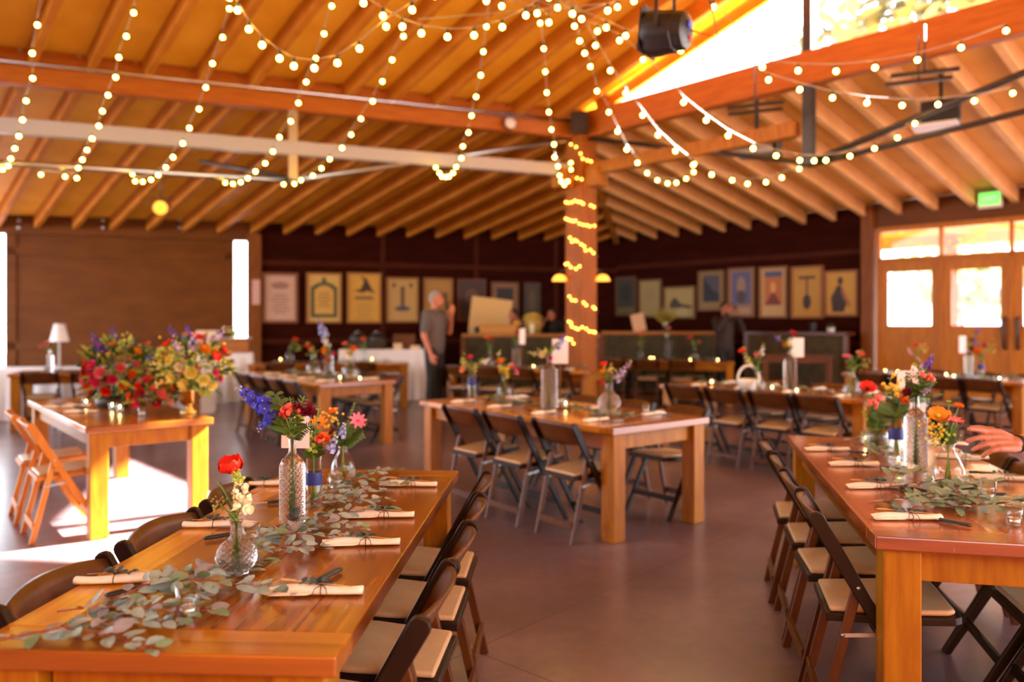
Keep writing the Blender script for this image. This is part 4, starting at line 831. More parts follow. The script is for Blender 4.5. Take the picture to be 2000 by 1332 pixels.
# ------------------------------------------------------------------ vases, flowers, greenery, place settings
def petal(mb, c, q, ang, r, A, W, mi, nu=4, nv=5, ruffle=0, tip=.0):
    """one cupped petal: leaves the centre along ang, curling up to the angle A; q turns +Z to the flower's axis"""
    vs = []; rz = Matrix.Rotation(ang, 3, 'Z')
    for j in range(nv):
        v = j/(nv-1); rad = r*(math.sin(A*v)/A if A > .01 else v); h = r*(1-math.cos(A*v))/A if A > .01 else 0
        w = W*r*(math.sin(PI*min(1, .10+v*(.90-tip))))**.6 if v < .999 or tip else W*r*.45
        for i in range(nu):
            u = -1+2*i/(nu-1); p = Vector((rad-abs(u)*abs(u)*.12*r*v, u*w, h+.10*r*u*u+ruffle*r*math.sin(u*7+ang*5)*v)); vs.append(Vector(c)+q @ (rz @ p))
    mb.add(vs, [(j*nu+i, j*nu+i+1, (j+1)*nu+i+1, (j+1)*nu+i) for j in range(nv-1) for i in range(nu-1)], mi, True)
def bloom(mb, c, ax, r, kind, mi=0, m2=1, hi=True, rr=R):
    q = Vector(ax).normalized().to_track_quat('Z', 'Y'); c = Vector(c); nu, nv = (5, 6) if hi else (3, 4)
    if kind == 'poppy':
        for k in range(6): petal(mb, c, q, k*PI/3+rr.uniform(-.2, .2)+(k % 2)*.15, r*rr.uniform(.95, 1.15), 1.25 if k % 2 else 1.0, .62, mi, nu, nv, .05)
        mb.ball(c+q @ Vector((0, 0, r*.16)), r*.2, 8, 5, m2)
    elif kind == 'cup':
        for k in range(6): petal(mb, c, q, k*PI/3+rr.uniform(-.1, .1), r*1.3*(1 if k % 2 else .94), 1.85, .5, mi, nu, nv, .02)
        mb.ball(c+q @ Vector((0, 0, r*.2)), r*.18, 6, 4, m2)
    elif kind == 'rose':
        for ring, (n, s, A) in enumerate(((6, 1.0, .9), (6, .82, 1.35), (5, .62, 1.8), (4, .42, 2.1))):
            for k in range(n): petal(mb, c+q @ Vector((0, 0, r*.08*ring)), q, 2*PI*k/n+ring*.5, r*s*1.1, A, .55, mi, nu, nv, .03)
        mb.ball(c+q @ Vector((0, 0, r*.35)), r*.22, 6, 4, m2)
    elif kind == 'daisy':
        for k in range(9): petal(mb, c, q, 2*PI*k/9+rr.uniform(-.1, .1), r, .35, .22, mi, 3, nv)
        mb.ball(c+q @ Vector((0, 0, r*.06)), (r*.25, r*.25, r*.12), 8, 5, m2)
    elif kind == 'carn':
        for ring, (n, s, A) in enumerate(((9, 1, .5), (8, .85, .9), (7, .65, 1.3), (5, .4, 1.6))):
            for k in range(n): petal(mb, c+q @ Vector((0, 0, r*.06*ring)), q, 2*PI*k/n+ring*.4+rr.uniform(-.15, .15), r*s*rr.uniform(.9, 1.1), A, .4, mi, nu, nv, .12)
        mb.ball(c-q @ Vector((0, 0, r*.3)), (r*.32, r*.32, r*.5), 8, 6, m2)
    elif kind == 'berry':
        for k in range(8): mb.ball(c+Vector((rr.gauss(0, .7), rr.gauss(0, .7), rr.gauss(0, .6)))*r, (r*.34, r*.34, r*.45), 8, 6, mi)
    elif kind == 'spray':
        for k in range(26 if hi else 14): mb.ball(c+Vector((rr.gauss(0, .5), rr.gauss(0, .5), rr.gauss(0, .6)))*r, r*rr.uniform(.10, .2), 6, 4, mi)
    elif kind in ('spike', 'delph'):
        n = 16 if hi else 10
        for k in range(n):
            f = k/(n-1); a = k*2.4; s = r*(.42-.26*f); p = c+q @ Vector((math.cos(a)*s*.9, math.sin(a)*s*.9, r*2.4*f-.3*r)); dq = (q @ Vector((math.cos(a), math.sin(a), .5)))
            if kind == 'delph' and f < .85:
                qq = dq.to_track_quat('Z', 'Y')
                for j in range(5): petal(mb, p, qq, j*1.257, s*1.25, .6, .5, mi, 3, 3)
                mb.ball(p+dq*s*.15, s*.2, 6, 4, m2)
            else:
                mb.ball(p, (s*.5, s*.5, s*.62), 7, 5, mi if f < .72 else m2, dq.to_track_quat('Z', 'Y'))
                if hi and f < .7: petal(mb, p, dq.to_track_quat('Z', 'Y'), a, s*1.1, 1.2, .6, mi, 4, 4, .1); petal(mb, p, dq.to_track_quat('Z', 'Y'), a+PI, s*1.0, 1.2, .6, mi, 4, 4, .1)
def stem_pts(a, b, bend=.12, n=6):
    a = Vector(a); b = Vector(b); L = (b-a).length; s = Vector((b.x-a.x, b.y-a.y, 0)); pts = []
    for i in range(n+1): t = i/n; pts.append(a+(b-a)*t-s*bend*2*t*(1-t))
    return pts
def flower(base, spec, hold, rr=R, group=None):
    """a stem standing in the vase at base; spec = (name, kind, colour, colour2, radius, x, y, depth shift[, lean])"""
    nm, kind, c1, c2, r, x, y, dd = spec[:8]; r *= 1 if kind in ('fern', 'blade', 'eucsprig') else 1.22; b = Vector(base); d = b.y+dd; tip = at(x, y, d)-b
    t = th(nm, '%s %s in %s' % ({'blk_c': 'black', 'cream_f': 'cream', 'hot': 'hot pink', 'burg': 'burgundy', 'redd': 'deep red', 'pale': 'pale blue', 'leaf': 'green', 'leafd': 'dark green', 'leafy': 'yellow-green', 'euc': 'grey-green', 'blk_c': 'black'}.get(c1, c1), nm.replace('_', ' '), hold), 'flower', b, 0, group)
    foot = Vector((rr.uniform(-.012, .012), rr.uniform(-.012, .012), .02)); neck = Vector((foot.x*-.3, foot.y*-.3, hold_neck.get(hold, .12)))
    p2 = stem_pts(neck, tip, .25)
    pts = [foot, (foot+neck)/2]+p2
    mb = MB(); mb.tube(pts, .0022, 6); mb.build('stem', 'stem', t)
    ax = (pts[-1]-pts[-2]).normalized()
    if len(spec) > 8: ax = Vector(spec[8]).normalized()
    if kind == 'fern':
        mb = MB()
        for i in range(1, len(p2)):
            for k in range(2):
                p = p2[i-1]+(p2[i]-p2[i-1])*(k/2); dr = (p2[i]-p2[i-1]).normalized(); sd = dr.cross(Vector((0, -1, .2))).normalized()
                for sg in (-1, 1): mb.leaf(p, dr*.6+sd*sg, (0, -.8, .6), r*.62*(1-.6*i/len(p2)+.1), r*.15*(1-.4*i/len(p2)))
        mb.build('leaf', c1, t); return t
    if kind == 'blade':
        mb = MB(); mb.leaf(p2[1], tip-p2[1], (0, -1, .3), (tip-p2[1]).length, r, 0, .3, .2); mb.build('leaf', c1, t); return t
    if kind == 'eucsprig':
        mb = MB()
        for i in range(1, len(p2)):
            for sg in (-1, 1): mb.leaf(p2[i], Vector((sg*.9, -.3, .35)), (0, -.5, 1), r*(1.1-.1*i), r*(.9-.08*i))
        mb.build('leaf', c1, t); return t
    mb = MB(); bloom(mb, tip, ax, r, kind, 0, 1, True, rr); mb.build('bloom', [c1, c2], t)
    if kind not in ('berry', 'spray'):
        mb = MB()
        for k in range(4): i = 2+k % 4; p = pts[min(i+1, len(pts)-2)]; mb.leaf(p, (rr.uniform(-1, 1), rr.uniform(-.8, .3), rr.uniform(.2, .9)), (0, 0, 1), rr.uniform(.025, .045), rr.uniform(.008, .014))
        mb.build('leaf', 'leaf', t)
    return t
hold_neck = {}
def lattice(n, pitch, amp, z0, z1):
    def f(a, z, i):
        if z < z0 or z > z1: return 0
        u = a*n/(2*PI); v = z/pitch; tri = lambda s: abs((s % 1)*2-1)
        return amp*(max(tri(u+v), tri(u-v))-.72)
    return f
def make_vase(kind):
    t = th('flower_vase', 'x', 'vase'); mb = MB(); m = 'glass'
    if kind == 'bottle':
        pr = [(0, .002), (.036, .002), (.040, .010)]+[(.041, .010+.195*i/64) for i in range(1, 65)]+[(.040, .212), (.035, .224), (.022, .236), (.0145, .246), (.013, .256), (.013, .290), (.0165, .294), (.0165, .300), (.012, .300), (.0105, .292), (.0105, .25)]
        mb.lathe(pr, 112, mod=lattice(14, .0185, .011, .012, .206)); m = 'cut'
    elif kind == 'orb':
        pr = [(0, .002), (.026, .002), (.034, .006)]
        for i in range(1, 44): a = -1.05+2.1*i/43; pr.append((.053*math.cos(a)+.0, .050+.050*math.sin(a)))
        pr += [(.019, .102), (.0165, .112), (.016, .138), (.0185, .145), (.018, .149), (.0145, .147), (.0125, .135), (.0125, .11)]
        mb.lathe(pr, 112, mod=lattice(16, .0155, .010, .008, .094)); m = 'cut'
    elif kind == 'cyl':
        mb.lathe([(0, .002), (.027, .002), (.029, .01), (.029, .19), (.0265, .19), (.0265, .014), (0, .012)], 32)
        b_ = MB(); b_.lathe([(.0298, .085), (.0302, .09), (.0302, .128), (.0298, .132)], 32); b_.build('ribbon_band', 'bluebox', t)
    elif kind == 'frost':
        mb.lathe([(0, .002), (.03, .002), (.042, .02), (.046, .05), (.04, .08), (.038, .08), (.043, .05), (.038, .02), (0, .008)], 28); m = 'frost'
    else:
        pr = [(0, .002), (.038, .002), (.050, .02), (.054, .045), (.050, .075), (.036, .105), (.021, .128), (.018, .145), (.023, .158), (.021, .158), (.016, .145)]
        mb.lathe(pr, 36)
    mb.build('glass_body', m, t)
    mb = MB(); mb.lathe([(.0, .0), (.02, .0), (.02, .004), (0, .004)], 16); mb.build('glass_foot', 'glass', t)
    return t
NECK = dict(bottle=.29, orb=.14, cyl=.18, frost=.07, bulb=.15)
def vase(kind, pos, label, scale=None): return place('vase_'+kind, lambda: make_vase(kind), pos, R.uniform(0, .1), label, 'glass flower vases', scale)
def make_votive():
    t = th('votive_glass', 'x', 'candle glass'); mb = MB(); mb.lathe([(0, .001), (.020, .001), (.023, .004), (.028, .076), (.0262, .076), (.022, .012), (0, .010)], 28); mb.build('glass_cup', 'glass', t)
    mb = MB(); mb.lathe([(0, .0), (.019, .0), (.02, .009), (0, .0095)], 20); mb.build('thick_base', 'glass', t); return t
def make_light(lit):
    t = th('tealight', 'x', 'candle'); mb = MB(); mb.lathe([(0, 0), (.0185, 0), (.019, .002), (.019, .016), (.0183, .016), (.018, .012)], 20); mb.build('metal_cup', 'alu', t)
    mb = MB(); mb.lathe([(0, .0135), (.012, .013), (.018, .0135)], 18); mb.build('wax', 'wax', t)
    mb = MB(); mb.tube([(0, 0, .013), (.0005, 0, .021)], .0008, 5); mb.build('wick', 'blk', t)
    if lit: mb = MB(); mb.ball((0, 0, .029), (.0042, .0042, .010), 8, 6); mb.build('flame', 'flame', t)
    return t
def candle(p, where, lit=True):
    place('votive', make_votive, p, 0, 'clear votive glass '+where, 'votive glasses'); place('tea%d' % lit, lambda: make_light(lit), p+Vector((0, 0, .0105)), 0, ('lit' if lit else 'unlit')+' tealight in the votive '+where, 'tealights')
# napkin rolls
def make_napkin():
    t = th('napkin_roll', 'x', 'napkin'); mb = MB(); n = 14; ks = 12; vs = []
    for i in range(n+1):
        u = i/n; x = -.115+.23*u; w = .021-.004*u+.010*max(0, 1-u*5); h = .0105+.002*math.sin(u*6)-.003*max(0, 1-u*5)
        for k in range(ks): a = 2*PI*k/ks; rr = 1+.05*math.sin(3*a+u*5); vs.append((x+(.010*math.cos(a) if i == 0 else 0), w*rr*math.cos(a), h*rr*math.sin(a)+h))
    fs = [(i*ks+k, i*ks+(k+1) % ks, (i+1)*ks+(k+1) % ks, (i+1)*ks+k) for i in range(n) for k in range(ks)]+[tuple(range(ks-1, -1, -1)), tuple(n*ks+k for k in range(ks))]
    mb.add(vs, fs, 0, True)
    mb.add([(-.118, -.026, .003), (-.02, -.022, .004), (.02, -.012, .021), (-.05, .004, .024), (-.125, .002, .016)], [(0, 1, 2, 3, 4)], 0, False); mb.add([(-.125, .002, .012), (-.06, .024, .004), (-.118, .03, .006)], [(0, 1, 2)], 0)
    mb.build('cloth', 'cream', t)
    mb = MB(); mb.tube([(.012+.0005*math.sin(k), .0205*math.cos(2*PI*k/16), .0115+.0125*math.sin(2*PI*k/16)) for k in range(17)], .0013, 5)
    for s in (-1, 1): mb.tube([(.012, 0, .024), (.012+s*.012, .012, .036), (.012+s*.020, .002, .030), (.012, 0, .025)], .0011, 5); mb.tube([(.012, 0, .024), (.012+s*.014, -.02, .02), (.012+s*.02, -.03, .004)], .0011, 5)
    mb.build('twine', 'twine', t)
    mb = MB(); mb.tube([(.05, .004, .026), (-.045, -.004, .030)], .001, 5); rr = random.Random(3)
    for k in range(11): p = Vector((.045-.008*k, 0, .028)); mb.leaf(p, (rr.uniform(-.9, .1), rr.choice((-1, 1))*rr.uniform(.5, 1), rr.uniform(.0, .7)), (0, 0, 1), .022, .016, 0, .3)
    mb.build('eucalyptus_sprig', 'eucd', t)
    mb = MB(); mb.tube([(.09, -.010, .022), (-.06, .008, .031), (-.075, .010, .032)], .0009, 5)
    for k in range(14): p = Vector((-.06-.0026*k, .008+.0006*k, .031)); mb.ball(p+Vector((0, .003*(1 if k % 2 else -1), .001)), (.0045, .002, .002), 6, 4)
    mb.build('wheat_stalk', 'tan', t); return t
def make_knife():
    t = th('table_knife', 'x', 'knife'); mb = MB(); n = 8; vs = []
    for i in range(n+1):
        u = i/n; x = .005+.10*u; w = .0095+.0025*math.sin(PI*u); zc = .0075+.002*math.sin(PI*u)
        for k in range(10): a = 2*PI*k/10; vs.append((x, w*math.cos(a), zc+.006*math.sin(a)))
    mb.add(vs, [(i*10+k, i*10+(k+1) % 10, (i+1)*10+(k+1) % 10, (i+1)*10+k) for i in range(n) for k in range(10)]+[tuple(range(9, -1, -1)), tuple(n*10+k for k in range(10))], 0, True); mb.build('handle', 'blk', t)
    mb = MB(); mb.prism([(.008, -.007), (.008, .008), (-.09, .009), (-.118, -.001), (-.105, -.008)], .0068, .0082, fn=lambda u, v, w: (u, v, w)); mb.build('blade', 'steel', t); return t
def napkin(p, ang, label): return place('napkin', make_napkin, p, ang, label, 'rolled napkins')
def knife(p, ang, label): return place('knife', make_knife, p, ang, label, 'table knives')
# eucalyptus
def make_sprig(seed):
    rr = random.Random(seed); t = th('eucalyptus_sprig', 'x', 'greenery'); L = rr.uniform(.30, .40); mb = MB(); pts = []
    for i in range(9): u = i/8; pts.append(Vector((L*(u-.5), .03*math.sin(u*4+seed), .008+.022*math.sin(PI*u))))
    mb.tube(pts, [.0026-.0018*i/8 for i in range(9)], 6)
    lv = MB()
    for i in range(1, 9):
        for sg in (-1, 1):
            for rep in range(2):
                p = pts[i]+Vector((rr.uniform(-.015, .015), 0, 0)); d = Vector((rr.uniform(.0, 1.0), sg*rr.uniform(.5, 1.1), rr.uniform(-.25, .45))); l = rr.uniform(.034, .062)
                e = p+d.normalized()*.012; mb.tube([p, e], .0007, 4)
                if (e+d.normalized()*l).z < .004: d.z = abs(d.z)*.3
                lv.leaf(e, d, (rr.uniform(-.5, .5), rr.uniform(-.4, .4), 1), l, l*rr.uniform(.5, .68), rr.choice((0, 0, 0, 1, 2)), rr.uniform(.05, .3), rr.uniform(-.1, .25), ((0, 0), (.12, .55), (.35, 1), (.65, .92), (.88, .5), (1, 0)))
    mb.build('twig', 'estem', t); lv.build('leaf', ['euc', 'euc2', 'euc3'] if seed < 50 else ['euc2', 'euc2', 'euc'], t); return t
def sprig(p, ang, label, group, v=0, sc_=1.0): return place('sprig%d' % v, lambda: make_sprig(v), p, ang, label, group, sc_)
def garland(tk, a0, a1, w0, label, seed, n=170):
    t = T[tk]; rr = random.Random(seed); o = th('eucalyptus_garland', label, 'greenery', t.p((a0+a1)/2, w0)); mb = MB(); lv = MB(); pts = []
    for i in range(25): u = i/24; pts.append(t.p(a0+(a1-a0)*u, w0+.05*math.sin(u*9+seed))-Vector(o.location)+Vector((0, 0, .012+.012*math.sin(u*23))))
    mb.tube(pts, .003, 5); mb.build('twig', 'estem', o)
    for k in range(n):
        p = pts[rr.randrange(1, 24)]+Vector((rr.uniform(-.04, .04), rr.uniform(-.04, .04), 0)); l = rr.uniform(.045, .075)
        lv.leaf(p, (rr.uniform(-1, 1), rr.uniform(-1, 1), rr.uniform(0, .55)), (0, 0, 1), l, l*.5, rr.choice((0, 1, 1, 2)), .2)
    lv.build('leaf', ['euc', 'euc2', 'euc3'], o)
def tabcard(p, w_, h_, ang, label, tilt=.0):
    t = th('table_card', label, 'card', p, ang, 'white table cards'); mb = MB(); mb.box((0, 0, h_/2), (w_, .002, h_)); mb.build('card_face', 'card', t)
    return t
def stick_card(p, w_, h_, z0, ang, label):
    t = th('table_card', label, 'card', p, ang, 'white table cards'); mb = MB(); mb.box((0, 0, z0+h_/2), (w_, .003, h_)); mb.build('card_face', 'card', t)
    mb = MB(); mb.tube([(0, .006, 0), (0, .006, z0+h_*.6)], .004, 6); mb.lathe([(0, 0), (.04, 0), (.04, .012), (0, .014)], 16); mb.build('holder', 'pine', t); return t

# --- nearest table
TP1 = 'on the poppy vase table'
o1 = px(462, 1122, .76); o2 = px(571, 1026, .76); o3 = px(613, 990, .76); o4 = px(670, 940, .76)
LV = dict(orb='diamond-cut round vase with the red poppy', bot='tall diamond-cut bottle with blue delphinium', cyl='clear cylinder vase with the navy band', bul='clear teardrop vase with the pink daisy')
vase('orb', o1, 'diamond-cut round glass vase holding the red poppy'); vase('bottle', o2, 'tall diamond-cut glass bottle holding blue delphinium and burgundy carnation')
vase('cyl', o3, 'clear cylinder vase with navy band standing behind the delphinium bottle'); vase('bulb', o4, 'clear teardrop vase holding the pink daisy')
ha, hb, hc, hd = 'the diamond-cut round vase', 'the tall bottle with the delphinium', 'the navy banded cylinder by the delphinium', 'the teardrop vase with the pink daisy'
hold_neck.update({ha: .145, hb: .295, hc: .185, hd: .155})
for s in (('poppy', 'cup', 'red', 'blk_c', .036, 455, 922, -.01, (-.12, -.35, 1)), ('snapdragon', 'spike', 'cream_f', 'lime', .040, 474, 985, -.015, (-.10, -.1, 1)), ('snapdragon_bud', 'spike', 'lime', 'lime', .020, 462, 935, -.03, (-.05, -.1, 1)),
          ('scabiosa', 'spray', 'olive', 'lilac', .018, 428, 985, 0), ('grass_blade', 'blade', 'leafd', 'leaf', .014, 424, 940, .01), ('long_leaf', 'blade', 'leaf', 'leaf', .016, 446, 1000, -.02)): flower(o1, s, ha)
for s in (('delphinium', 'delph', 'blue', 'pale', .040, 512, 792, 0, (-.75, -.15, .62)), ('delphinium_spur', 'delph', 'blue', 'pale', .026, 530, 812, .0, (-.4, -.3, -.5)), ('hypericum_spray', 'berry', 'coral', 'lime', .020, 561, 797, -.01), ('hypericum_sprig', 'berry', 'redd', 'lime', .014, 553, 806, -.03),
          ('carnation', 'carn', 'burg', 'lime', .034, 592, 802, -.02, (.5, -.45, .8)), ('fern_frond', 'fern', 'leafd', 'leaf', .05, 612, 828, 0), ('fern_sprig', 'fern', 'leaf', 'leaf', .045, 566, 775, .03), ('fern_tip', 'fern', 'leafd', 'leaf', .045, 542, 772, .04), ('green_leaf', 'blade', 'leafd', 'leaf', .02, 506, 824, .02)): flower(o2, s, hb)
for s in (('snapdragon', 'spike', 'lime', 'lime', .030, 607, 876, -.03, (0, -.1, 1)), ('gerbera', 'daisy', 'red', 'amber', .030, 590, 856, 0), ('zinnia', 'carn', 'orange', 'lime', .024, 632, 856, -.02), ('rudbeckia', 'daisy', 'amber', 'blk_c', .030, 622, 826, .03, (.1, -.7, .7)),
          ('stock', 'delph', 'pale', 'white', .026, 645, 876, -.03, (.35, -.3, .6)), ('tulip', 'cup', 'coral', 'lime', .022, 624, 864, -.04, (.1, -.4, .8)), ('eucalyptus_tip', 'eucsprig', 'euc', 'euc', .022, 622, 800, .02), ('foliage_spray', 'fern', 'leaf', 'leaf', .06, 600, 880, -.02)): flower(o3, s, hc)
for s in (('cosmos', 'daisy', 'pink', 'hot', .034, 699, 822, -.02, (.35, -.75, .45)), ('solidago', 'spray', 'yellow', 'lime', .034, 644, 822, .02), ('delphinium', 'delph', 'pale', 'white', .024, 668, 850, -.03, (.2, -.3, .8)), ('ranunculus', 'rose', 'orange', 'lime', .022, 652, 806, .03), ('zinnia', 'carn', 'burg', 'lime', .024, 650, 846, -.01),
          ('eucalyptus_tip', 'eucsprig', 'leafy', 'euc', .018, 693, 788, .02), ('foliage_spray', 'fern', 'leaf', 'leaf', .06, 712, 848, .0)): flower(o4, s, hd)
def greens(base, hold, cx, cy, sx, sy, n, seed, big=1.0):
    rr = random.Random(seed)
    for k in range(n): flower(base, ('foliage_frond', rr.choice(('fern', 'fern', 'fern', 'eucsprig')), 'leaf', 'leaf', rr.uniform(.045, .075)*big, cx+rr.uniform(-1, 1)*sx, cy+rr.uniform(-1, 1)*sy, rr.uniform(-.04, .04)), hold, rr, 'foliage fronds in '+hold)
greens(o2, hb, 570, 800, 40, 30, 2, 1); greens(o3, hc, 618, 856, 28, 24, 5, 2); greens(o4, hd, 680, 836, 30, 26, 5, 3)
tabcard(px(575, 1000, .76)+Vector((0, .12, .13)), .105, .155, -.05, 'white card standing behind the delphinium on the poppy vase table').location = at(577, 858, 2.86)
mb = MB(); mb.tube([(0, 0, -.20), (0, 0, .02)], .003, 6); mb.lathe([(0, -.2285), (.03, -.2285), (.03, -.22), (0, -.218)], 14); c_ = [o for o in C.objects if o.name.startswith('table_card')][-1]; c_.location.z = .9885; mb.build('holder', 'pine', c_, (0, .004, 0))
N1 = [((620, 1160), .0, 'nearest the camera, aisle side of the poppy vase table'), ((708, 1064), .03, 'second from the camera, aisle side of the poppy vase table'), ((745, 1010), .0, 'third from the camera, aisle side of the poppy vase table'), ((800, 949), -.1, 'farthest on the aisle side of the poppy vase table'),
      ((236, 1138), PI+.08, 'nearest the camera, sun patch side of the poppy vase table'), ((426, 1029), PI+.03, 'second on the sun patch side, level with the poppy vase'), ((524, 948), PI, 'farthest on the sun patch side of the poppy vase table')]
for (x, y), a, l in N1: napkin(px(x, y, .762), a, 'rolled cream napkin '+l)
for (x, y), a, l in (((292, 1150), PI+.75, 'black-handled knife beside the nearest sun patch side napkin'), ((466, 1046), PI+.62, 'black-handled knife behind the round poppy vase'), ((520, 985), .25, 'black-handled knife by the foot of the delphinium bottle'), ((620, 1140), 1.2, 'dark knife tucked under the nearest aisle side napkin')): knife(px(x, y, .762), a, l)
candle(px(367, 1205, .762), 'among leaves, camera end of the poppy vase table', False); candle(px(490, 1072, .762), 'behind the round poppy vase', False); candle(px(655, 960, .762), 'between the cylinder and the teardrop vase', False)
g1 = 'eucalyptus sprigs of the poppy vase table'; ls = 'grey-green eucalyptus sprig in the runner along the poppy vase table'
for i, (x, y, a) in enumerate(((140, 1262, .15), (215, 1235, .5), (255, 1205, .25), (300, 1195, .75), (335, 1160, 1.1), (400, 1160, .2), (395, 1130, .8), (520, 1085, .3), (540, 1062, .9), (590, 1060, .2), (640, 1020, .9), (660, 990, .5), (690, 975, 1.2), (700, 950, .4), (720, 935, .8), (640, 965, 1.3), (600, 1040, .1))):
    sprig(px(x, y, .764)+Vector((0, 0, .002*(i % 3))), a+R.uniform(-.3, .3), ls, g1, i % 4, R.uniform(.8, 1.05))
# --- worn reddish table
b1 = px(1852, 955, .76); b2 = px(1789, 915, .76); b3 = px(1750, 897, .76); b4 = px(1712, 878, .76)
vase('bulb', b1, 'clear teardrop vase holding the yellow poppy and pink daisy', 1.22); vase('bottle', b2, 'tall diamond-cut bottle on the worn reddish table', 1.16); vase('cyl', b3, 'clear navy banded cylinder on the worn reddish table', 1.2); vase('frost', b4, 'small milky round vase on the worn reddish table', 1.4)
ka, kb, kc, kd = 'the teardrop vase by the reaching hand', 'the tall bottle on the reddish table', 'the navy banded cylinder on the reddish table', 'the milky vase on the reddish table'
hold_neck.update({ka: .18, kb: .34, kc: .22, kd: .10})
for s in (('poppy', 'poppy', 'amber', 'lime', .042, 1832, 815, -.02, (-.2, -.55, .8)), ('gerbera', 'daisy', 'pink', 'amber', .036, 1862, 822, -.02, (.1, -.35, 1)), ('solidago', 'spray', 'yellow', 'lime', .035, 1823, 838, 0), ('solidago_spray', 'spray', 'lime', 'yellow', .035, 1840, 850, -.01), ('ranunculus_bud', 'rose', 'orange', 'lime', .018, 1872, 795, .03), ('poppy_bud', 'rose', 'lime', 'lime', .010, 1853, 786, .02), ('foliage_spray', 'fern', 'leafy', 'leaf', .06, 1850, 845, .02)): flower(b1, s, ka)
for s in (('stock', 'delph', 'white', 'lime', .032, 1783, 742, -.02, (0, -.2, 1)), ('delphinium', 'delph', 'purple', 'pale', .024, 1812, 715, 0, (.3, -.2, 1)), ('hypericum_spray', 'berry', 'coral', 'lime', .024, 1800, 740, -.03), ('scabiosa', 'carn', 'burg', 'lime', .022, 1773, 766, -.03), ('lavender_spike', 'spike', 'lilac', 'purple', .02, 1803, 766, -.03), ('fern_frond', 'fern', 'leaf', 'leaf', .07, 1826, 740, 0), ('fern_sprig', 'fern', 'leaf', 'leaf', .07, 1772, 735, .02), ('fern_tip', 'fern', 'leaf', 'leaf', .06, 1796, 715, .03), ('trailing_stem', 'eucsprig', 'leaf', 'leaf', .02, 1840, 770, .0)): flower(b2, s, kb)
for s in (('solidago', 'spray', 'yellow', 'lime', .055, 1752, 760, 0), ('rudbeckia', 'daisy', 'amber', 'blk_c', .032, 1762, 776, -.04), ('zinnia', 'carn', 'orange', 'red', .024, 1765, 782, -.05), ('eucalyptus_tip', 'eucsprig', 'euc', 'euc', .03, 1738, 740, .02), ('fern_frond', 'fern', 'leafd', 'leaf', .09, 1750, 800, 0), ('foliage_spray', 'fern', 'leaf', 'leaf', .09, 1772, 805, 0)): flower(b3, s, kc)
for s in (('poppy', 'poppy', 'red', 'blk_c', .046, 1694, 762, 0, (-.1, -.5, .9)), ('hypericum_spray', 'berry', 'coral', 'lime', .03, 1712, 780, -.03), ('lisianthus', 'rose', 'peach', 'lime', .024, 1704, 785, -.03), ('rudbeckia', 'daisy', 'amber', 'blk_c', .022, 1724, 770, 0), ('foliage_spray', 'fern', 'leafy', 'leaf', .09, 1690, 800, 0), ('fern_frond', 'fern', 'leaf', 'leaf', .09, 1715, 820, -.02)): flower(b4, s, kd)
greens(b1, ka, 1848, 850, 24, 24, 5, 4); greens(b2, kb, 1796, 756, 34, 26, 6, 5); greens(b3, kc, 1752, 795, 34, 38, 9, 6, 1.5); greens(b4, kd, 1704, 800, 30, 34, 8, 7, 1.4)
stick_card(px(1796, 902, .76)+Vector((.01, .10, 0)), .14, .21, .235, -.05, 'white card rising behind the tall bottle on the worn reddish table')
N2 = [((1616, 880), .0, 'farthest on the aisle side of the worn reddish table'), ((1668, 909), .0, 'third from the camera, aisle side of the worn reddish table'), ((1710, 953), .02, 'second from the camera, aisle side of the worn reddish table'), ((1772, 1014), -.06, 'nearest the camera, aisle side of the worn reddish table'),
      ((1845, 868), -.3, 'farthest on the hand side of the worn reddish table'), ((1880, 895), -.35, 'right under the reaching fingertips'), ((1960, 937), -.2, 'on the worn reddish table, in front of the wrist'), ((2010, 990), -.2, 'nearest the camera on the hand side, at the frame edge')]
for (x, y), a, l in N2: napkin(px(x, y, .762), a, 'rolled cream napkin '+l)
for (x, y), a, l in (((1655, 884), -.6, 'farthest black-handled knife on the aisle side of the reddish table'), ((1718, 914), -.75, 'third black-handled knife from the camera, reddish table'), ((1756, 955), -.8, 'second black-handled knife from the camera, reddish table'), ((1833, 1018), -.95, 'nearest black-handled knife, close to the corner of the reddish table'), ((1972, 970), 3.0, 'black-handled knife between the votives on the reddish table'), ((1890, 925), -.3, 'black-handled knife behind the teardrop vase by the hand')): knife(px(x, y, .762), a, l)
for (x, y), l, lit in (((1981, 1026), 'at the frame edge, nearest on the reddish table', False), ((1930, 977), 'beside the teardrop vase by the reaching hand', False), ((1815, 945), 'in front of the tall bottle on the reddish table', False), ((1755, 912), 'by the navy banded cylinder on the reddish table', True), ((1690, 868), 'beside the milky vase on the reddish table', True)): candle(px(x, y, .762), l, lit)
g2 = 'eucalyptus sprigs of the reddish table'; ls = 'round-leaved green eucalyptus sprig lying on the worn reddish table'
for i, (x, y, a) in enumerate(((1775, 985, .1), (1830, 985, .3), (1890, 990, .1), (1920, 1000, -.2), (1870, 975, .6), (1760, 940, .8), (1800, 955, .2), (1720, 890, 1.2), (1900, 960, .5), (1680, 860, .3))): sprig(px(x, y, .764)+Vector((0, 0, .002*(i % 3))), a+R.uniform(-.3, .3), ls, g2, 60+i % 3, R.uniform(.9, 1.15))

